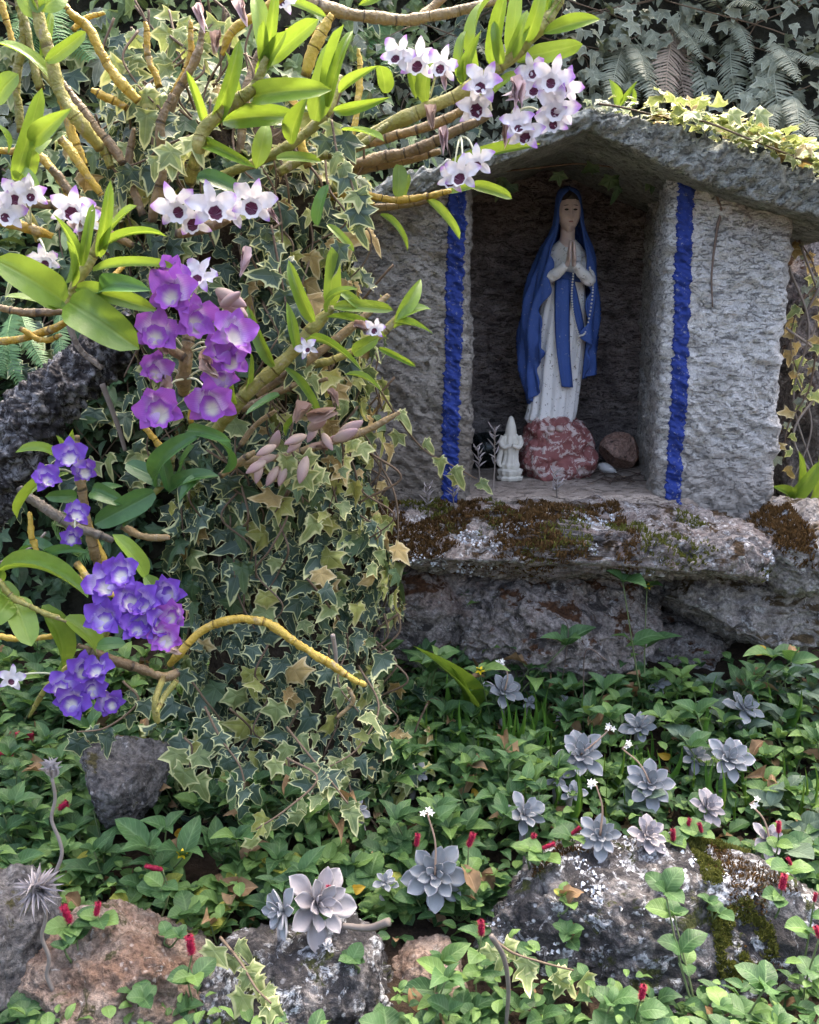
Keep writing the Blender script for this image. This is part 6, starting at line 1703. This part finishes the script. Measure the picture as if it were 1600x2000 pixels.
# the rest of the carpet, uncountable small leaves
def carpet(n, x0, x1, y0, y1, size, hmax, tpl):
    Ms = []; xs = RNG.uniform(x0, x1, n); ys = RNG.uniform(y0, y1, n); zs = ground_z(xs, ys)
    for x, y, z in zip(xs, ys, zs):
        if on_rock(x, y, 0.85, False): continue
        if -0.48 < x < -0.30 and 1.42 < y < 1.62: continue
        a = random.uniform(0, 6.28); L = size * random.uniform(0.5, 1.2)
        p = Vector((x, y, z + random.uniform(0, hmax)))
        k = rc(tpl)
        Ms.append((k, frame_matrix(p, p + Vector((math.cos(a), math.sin(a), random.uniform(-0.2, 0.6))).normalized() * L, Vector((0, 0, 1)) + rvec(0.5), L * random.uniform(0.5, 0.75))))
    return Ms
stuff('ground_cover', 'dense carpet of small dark green leaves under the herbs', carpet(9000, -1.2, 1.3, 0.85, 2.0, 0.034, 0.05, [8, 9, 10, 11, 12, 13]), M_GREEN)
stuff('ground_cover', 'lighter small leaves scattered through the carpet', carpet(4200, -1.0, 1.1, 0.9, 2.0, 0.024, 0.085, [11, 12, 13]), M_GREEN2)
stuff('leaf_litter', 'brown dead leaves and bits lying on the soil', carpet(1500, -1.0, 1.1, 0.9, 2.0, 0.030, 0.012, [8, 10, 11]), M_DEADLEAF)

# grass
def grass_at(u, v, hgt, n):
    p = ground_pt(u, v, 0.0); t = thing('grass_tuft', 'thin green grass tuft ' + near(p.x, p.y), 'grass', p, 'grass tufts')
    for k in range(n):
        a = random.uniform(0, 6.28); d = Vector((math.cos(a) * 0.7, math.sin(a) * 0.7, 1)).normalized()
        L = hgt * random.uniform(0.6, 1.2); b = p + Vector((math.cos(a), math.sin(a), 0)) * 0.008
        leaf(t, BLADE, b, b + d * L, Vector((math.cos(a), math.sin(a), 0.4)), 0.006, 'blade')
for q in range(22):
    grass_at(random.uniform(1000, 1560), random.uniform(1400, 1600), 0.13, 6)
for q in range(8):
    grass_at(random.uniform(780, 1000), random.uniform(1400, 1500), 0.14, 6)
t = thing('strap_leaf_plant', 'broad pale green strap leaf rising among the pointed herbs', 'plant', ground_pt(905, 1400, 0))
leaf(t, STRAP, ground_pt(905, 1400, 0), PY(808, 1262, 1.72), Vector((0.3, -0.8, 0.6)), 0.034)
leaf(t, STRAP, ground_pt(905, 1400, 0), PY(880, 1300, 1.75), Vector((0.3, -0.8, 0.6)), 0.018)
t = thing('strap_leaf_plant', 'pale strap leaves beside the right corner of the shrine', 'plant', PY(1530, 985, 2.25))
for a in ((1530, 985, 1610, 895, 34), (1530, 985, 1508, 950, 24), (1570, 1010, 1600, 890, 26), (1540, 985, 1560, 880, 20)):
    leaf(t, STRAP, PY(a[0], a[1], 2.25), PY(a[2], a[3], 2.18), Vector((0.1, -0.8, 0.5)), a[4] * pxm(2.2))
t = thing('strap_leaf_plant', 'small upright green leaves sprouting on the roof ridge', 'plant', PY(1215, 205, 2.05))
for a in ((1205, 208, 1190, 155, 22), (1210, 208, 1245, 158, 10), (1232, 205, 1238, 172, 10)):
    leaf(t, STRAP, PY(a[0], a[1], 2.05), PY(a[2], a[3], 2.03), Vector((0.1, -0.9, 0.3)), a[4] * pxm(2.05))

# red catkins, each with its leafy shoot
CK = [(300, 1695, 36, 70, 'beside the round leaves above the earthy rock'), (130, 1785, 44, 12, 'standing left over the earthy rock'), (190, 1775, 34, -15, 'standing right over the earthy rock'), (372, 1845, 48, 3, 'over the ivy sprig on the earthy rock'), (815, 1640, 30, -5, 'left of the round rosette stem'),
      (920, 1640, 34, -15, 'right of the round rosette'), (1040, 1640, 30, -12, 'left of the rock-top rosettes'), (1072, 1652, 28, -60, 'lying beside the rock-top rosettes'), (1125, 1622, 24, -40, 'over the round leaves by the rock-top rosettes'), (1315, 1630, 28, 8, 'right of the rock-top rosettes'),
      (1345, 1608, 24, -5, 'tucked under the pinkish rosette'), (1368, 1616, 24, 20, 'just right of the pinkish rosette'), (1521, 1615, 28, 8, 'above the half-hidden rosette'), (1542, 1682, 20, 30, 'beside the half-hidden rosette'), (1530, 1722, 38, 0, 'on the right shoulder of the broad rock'), (1592, 1752, 22, 0, 'right of the broad rock'),
      (940, 1812, 38, 4, 'above the bright ivy sprig'), (1255, 1938, 38, -5, 'before the foot of the broad rock'), (118, 1578, 44, -50, 'behind the dry grey stem'), (42, 1436, 50, -85, 'lying by the lowest violet orchids'), (12, 1472, 30, -85, 'low at the edge below the violet orchids'), (1597, 1820, 32, 25, 'at the right end of the broad rock'), (640, 1740, 28, -10, 'left of the big succulent')]
for (u, v, ln, ang, wh) in CK:
    p = ground_pt(u, v, 0.12)
    if on_rock(p.x, p.y, 1.05, False): p = PY(u, v, p.y - 0.05)
    k = pxm(p.y) * ln * 1.1
    d = Vector((math.sin(rad(ang)) * -1, -0.2, math.cos(rad(ang))))
    d.normalize()
    g = Vector((p.x, p.y + 0.02, min(p.z - 0.01, root_z(p.x, p.y + 0.02))))
    t = thing('catkin_plant', 'red bristly catkin on a leafy shoot ' + wh, 'catkin', g, 'red catkins')
    b = p - d * k * 0.5
    obj('stem', tube_mesh('stem', [g, (g + b) / 2 + rvec(0.01), b], [0.0016, 0.0012], M_STEM, 5, 10), t)
    obj('catkin', CATKIN, t, frame_matrix(b, b + d * k, tocam(b), k, k))
    for q in range(4):
        a = random.uniform(0, 6.28); c = g.lerp(b, random.uniform(0.5, 0.85)); L = random.uniform(0.025, 0.04)
        leaf(t, rc((OVAL, OVAL2)), c, c + Vector((math.cos(a), math.sin(a) - 0.3, 0.2)).normalized() * L, Vector((0, -0.3, 1)) + rvec(0.2), L * 0.75)

# succulent rosettes
def succ_template(thickness=0.10):
    nr, nc = 9, 6
    top, At = [], []
    for i in range(nr + 1):
        t = i / nr; w = prof_spat(t)
        for j in range(nc + 1):
            s = j / nc * 2 - 1
            top.append((s * w * 0.5, t, 0.14 * s * s * w + 0.10 * t * t)); At.append((0.9, t, max(abs(s) ** 2 * 1.05, (t - 0.8) * 5.5)))
    top = np.array(top); th_ = np.array([thickness * (1 - abs((k % (nc + 1)) / nc * 2 - 1) ** 2) * (1 - (k // (nc + 1) / nr) ** 3 * 0.8) for k in range(len(top))])
    bot = top.copy(); bot[:, 2] -= th_ + 0.012
    F = grid_faces(nr + 1, nc + 1); n = len(top)
    idx = lambda i, j: i * (nc + 1) + j
    edge = [idx(0, j) for j in range(nc + 1)] + [idx(i, nc) for i in range(1, nr + 1)] + [idx(nr, j) for j in range(nc - 1, -1, -1)] + [idx(i, 0) for i in range(nr - 1, 0, -1)]
    e = np.array(edge); e2 = np.roll(e, -1)
    side = np.stack([e2, e, e + n, e2 + n], -1)
    return np.vstack([top, bot]), [np.vstack([F, F[:, ::-1] + n, side])], np.vstack([np.array(At), np.array(At)])
SUC = {'c': meshes_of([succ_template()], 'succulent_leaf', M_SUCC), 'w': meshes_of([succ_template()], 'succulent_leaf_warm', M_SUCC_W)}
def rosette(u, v, dia, label, h=0.10, n=20, kind='c', axis=None, Y=None, stalk=None, group=None):
    p = ground_pt(u, v, h) if Y is None else PY(u, v, Y)
    R = dia * pxm(p.y) * 0.56
    ax = Vector(axis if axis else (random.uniform(-0.35, 0.35), -0.65 + random.uniform(-0.15, 0.15), 0.75)).normalized()
    e1 = ax.orthogonal().normalized(); e2 = ax.cross(e1)
    gz = root_z(p.x, p.y + 0.03)
    root = Vector((p.x + random.uniform(-0.01, 0.01), p.y + 0.03, min(gz, p.z - 0.02)))
    t = thing('succulent', label, 'succulent', root, group)
    obj('stem', tube_mesh('stem', [root, root.lerp(p, 0.6) + Vector((0, 0.01, 0)), p - ax * R * 0.1], [0.006, 0.005], M_DRYGREY, 7, 12), t)
    n = max(9, int(n * 0.85))
    for i in range(n):
        f = (i + 0.5) / n; a = i * 2.39996 + random.uniform(-0.12, 0.12)
        el = lerp(rad(16), rad(94), f ** 0.7) + random.uniform(-0.08, 0.08)
        d = (e1 * math.cos(a) + e2 * math.sin(a)) * math.sin(el) + ax * math.cos(el)
        L = R * lerp(0.34, 1.0, f ** 0.75) * random.uniform(0.9, 1.08)
        b = p + d * R * 0.05 - ax * R * 0.16 * f
        nr = ax * math.sin(el) - (e1 * math.cos(a) + e2 * math.sin(a)) * math.cos(el)
        leaf(t, SUC[kind], b, b + d * L, nr, L * random.uniform(0.50, 0.60))
    if stalk:
        s0 = p + ax * 0.005; s1 = PY(stalk[0], stalk[1], p.y - 0.01)
        obj('flower_stalk', tube_mesh('flower_stalk', [s0, s0.lerp(s1, 0.5) + Vector((0.006, 0, 0.004)), s1], [0.0018, 0.0013], M_BUD, 6, 14), t)
        for q in range(3):
            e = s1 + Vector((random.uniform(-0.014, 0.014), -0.004, random.uniform(-0.004, 0.014)))
            obj('twig', tube_mesh('twig', [s1, (s1 + e) / 2, e], [0.001, 0.0008], M_BUD, 5, 6), t)
            daisy(t, e, 0.0062, M_WHITEP)
    return t
for a_, k_ in ROS: rosette(*a_, **k_)

# dry grey spiky plants
def spiky(u, v, r, Y, label, n=40, stem=None, axis=(0, -0.6, 0.6), w=0.0045, full=1.6, sr=0.0024):
    p = PY(u, v, Y); base = PY(stem[-1][0], stem[-1][1], Y + 0.02) if stem else p - Vector((0, 0, 0.02))
    t = thing('dry_succulent', label, 'plant', base)
    if stem: obj('stem', tube_mesh('stem', [p] + [PY(a, b_, Y + 0.005) for a, b_ in stem], [sr, sr * 1.2], M_WEATHERED, 7, 30), t)
    ax = Vector(axis).normalized(); e1 = ax.orthogonal().normalized(); e2 = ax.cross(e1); R = r * pxm(Y)
    for i in range(n):
        a = i * 2.4; el = full * ((i + 0.5) / n) ** 0.6
        d = (e1 * math.cos(a) + e2 * math.sin(a)) * math.sin(el) + ax * math.cos(el); L = R * random.uniform(0.75, 1.1)
        leaf(t, DRYBLADE, p, p + d * L, ax + rvec(0.2), w)
    return t
def sprig(u, v, r, Y, label, stem):
    pts = [PY(u + random.uniform(-4, 4), v - r, Y), PY(u, v, Y)] + [PY(a, b_, Y + 0.004) for a, b_ in stem]
    t = thing('dry_sprig', label, 'plant', pts[-1])
    obj('stem', tube_mesh('stem', pts, [0.0009, 0.0014, 0.0016], M_WEATHERED, 6, 24), t)
    pa = catmull(pts, 24); R = r * pxm(Y)
    for i in range(15):
        c = Vector(pa[i]); a = i * 2.4 + random.uniform(-0.4, 0.4)
        d = Vector((math.cos(a) * 0.8, math.sin(a) * 0.8, random.uniform(0.5, 1.1))).normalized()
        leaf(t, DRYBLADE, c, c + d * R * random.uniform(0.5, 0.95), tocam(c) + rvec(0.4), 0.0032)
    return t
DRYBLADE = meshes_of([leaf_arrays(prof_lance, 6, 2, 0.5, 0.08), leaf_arrays(prof_lance, 6, 2, 0.5, 0.2)], 'dry_blade', M_DRYGREY)
spiky(82, 1742, 62, 1.16, 'grey spiky dried succulent above the dark soil rock', 46, [(90, 1790), (82, 1830), (96, 1870), (92, 1905), (104, 1935)])
spiky(102, 1520, 48, 1.30, 'dry grey tuft on a bare bent stem by the dark rock', 22, [(108, 1560), (101, 1600), (116, 1640), (121, 1670), (108, 1705), (92, 1740)], axis=(0, -0.1, 1), full=0.8)
for u, v, r, st_, lb, yy in ((935, 895, 22, [(936, 920), (938, 945)], 'short grey sprig before the left end of the niche floor', 2.10), (966, 868, 28, [(966, 920), (958, 1000)], 'tall grey sprig beside the ivory figurine', 2.06), (1086, 945, 24, [(1087, 960), (1088, 972)], 'tiny dark spiky sprig at the lip of the niche', 2.075),
                    (885, 955, 30, [(886, 980), (888, 1005)], 'grey sprig at the foot of the left blue stripe', 2.03), (835, 975, 26, [(836, 990), (838, 1008)], 'grey sprig on the mossy left end of the ledge', 2.02)):
    sprig(u, v, r, yy, lb, st_)

# fallen and dead leaves worth seeing
for (u, v, ln, h, ms, lb) in ((195, 1490, 40, 0.16, YLEAF, 'yellow fallen leaf caught on the dark grey rock'), (690, 1735, 36, 0.08, YLEAF, 'yellow leaf beside the largest succulent'), (340, 1630, 50, 0.05, YLEAF, 'orange fallen leaf under herbs'), (1310, 1478, 30, 0.05, YLEAF, 'curled yellow leaf between two rosettes'), (1467, 1275, 34, 0.10, YLEAF, 'yellow leaf hanging by the layered boulder'),
                              (935, 1560, 26, 0.06, YLEAF, 'small orange leaf in the carpet'), (800, 1458, 26, 0.06, YLEAF, 'small orange leaf among pointed herbs'), (1555, 1590, 50, 0.03, DEAD, 'pale dead leaf on the bare soil at the right'), (1440, 1665, 44, 0.06, DEAD, 'brown dead leaf behind the broad rock'), (640, 1390, 60, 0.12, DEAD, 'dry brown leaf at the end of the arched cane'),
                              (930, 1745, 70, 0.08, DEAD, 'shrivelled pinkish bloom left of the broad rock'), (820, 1980, 60, 0.03, DEAD, 'dead leaf by the low brown rock')):
    p = ground_pt(u, v, h); L = ln * pxm(p.y); a = random.uniform(0, 6.28)
    M = frame_matrix(p, p + Vector((math.cos(a), math.sin(a) * 0.4, 0.3)).normalized() * L, tocam(p) + rvec(0.4), L * 0.6)
    o = obj('fallen_leaf', rc(ms), None, M); tag(o, lb, 'leaf')
# bare twigs
for (px, Y, r, lb) in (([(960, 1828), (984, 1870), (993, 1930), (988, 2010)], 1.12, 0.0038, 'pale bare stalk standing before the broad rock'), ([(1185, 1290), (1145, 1270), (1140, 1360), (1140, 1450)], 1.78, 0.0012, 'thin wiry stalk rising before the big boulder'), ([(760, 1800), (720, 1812), (670, 1808)], 1.2, 0.006, 'pale woody succulent stem lying right of the largest rosette'),
                       ([(1085, 1200), (1110, 1230), (1095, 1350), (1090, 1400)], 1.84, 0.001, 'hair-thin dry stalk bending over the big boulder'), ([(650, 1240), (655, 1270), (658, 1310)], 1.5, 0.004, 'grey broken twig beside the arched cane'), ([(200, 750), (230, 830), (245, 880)], 1.66, 0.005, 'thin grey branch leaning across the trunk'),
                       ([(0, 1100), (60, 1070), (90, 1040)], 1.5, 0.003, 'pale dead vine at the left edge'), ([(130, 620), (155, 680), (200, 720)], 1.7, 0.006, 'grey twig behind the broad orchid leaves')):
    tag(obj('twig', tube_mesh('twig', [PY(u, v, Y + 0.01 * i) for i, (u, v) in enumerate(px)], [r, r * 0.7], M_TWIG if r < 0.002 else M_WEATHERED, 7, 24)), lb, 'twig')

# ---- unseen tree added on the bank, crown shaped to shade the ground
tree = thing('unseen_shade_tree', 'unseen leafy tree added above the shrine to shade the ground', 'tree', (2.3, 3.5, 2.2))
tp = [Vector(q) for q in ((2.3, 3.5, 2.0), (2.2, 3.48, 2.6), (1.9, 3.4, 3.0), (1.4, 3.25, 3.15), (0.8, 3.1, 3.2), (0.2, 3.0, 3.25))]
obj('trunk', tube_mesh('trunk', tp, [0.09, 0.07, 0.05, 0.035, 0.02, 0.01], M_BARK, 12, 60), tree)
for k in range(12):
    a = tp[3].lerp(tp[5], random.random()); e = a + Vector((random.uniform(-0.4, 0.4), random.uniform(-0.5, 0.5), random.uniform(-0.05, 0.25)))
    obj('branch', tube_mesh('branch', [a, (a + e) / 2 + rvec(0.05), e], [0.012, 0.004], M_BARK, 7, 12), tree)
Ms = []
while len(Ms) < 3000:
    p = Vector((random.uniform(-0.35, 1.75), random.uniform(2.30, 3.65), 3.05 + random.uniform(-0.12, 0.28)))
    if p.y < 2.62 and p.x < 0.6: continue  # kept open so sun reaches the orchids
    if 0.78 < p.x < 1.5 and 2.70 < p.y < 3.14: continue  # gap shaped so sun reaches the roof ivy
    if float(pnoise(np.array([[p.x * 3.5, p.y * 3.5, p.z * 2]]), 5)[0]) < -0.10: continue
    d = Vector((random.uniform(-1, 1), random.uniform(-1, 1), random.uniform(-0.7, 0.1))).normalized(); L = random.uniform(0.06, 0.10)
    Ms.append((rc((8, 9, 10)), frame_matrix(p, p + d * L, Vector((0, 0, 1)) + rvec(0.5), L * 0.5)))
cr = obj('crown', scatter('crown', TPL, Ms, M_GREEN), tree); cr['kind'] = 'stuff'
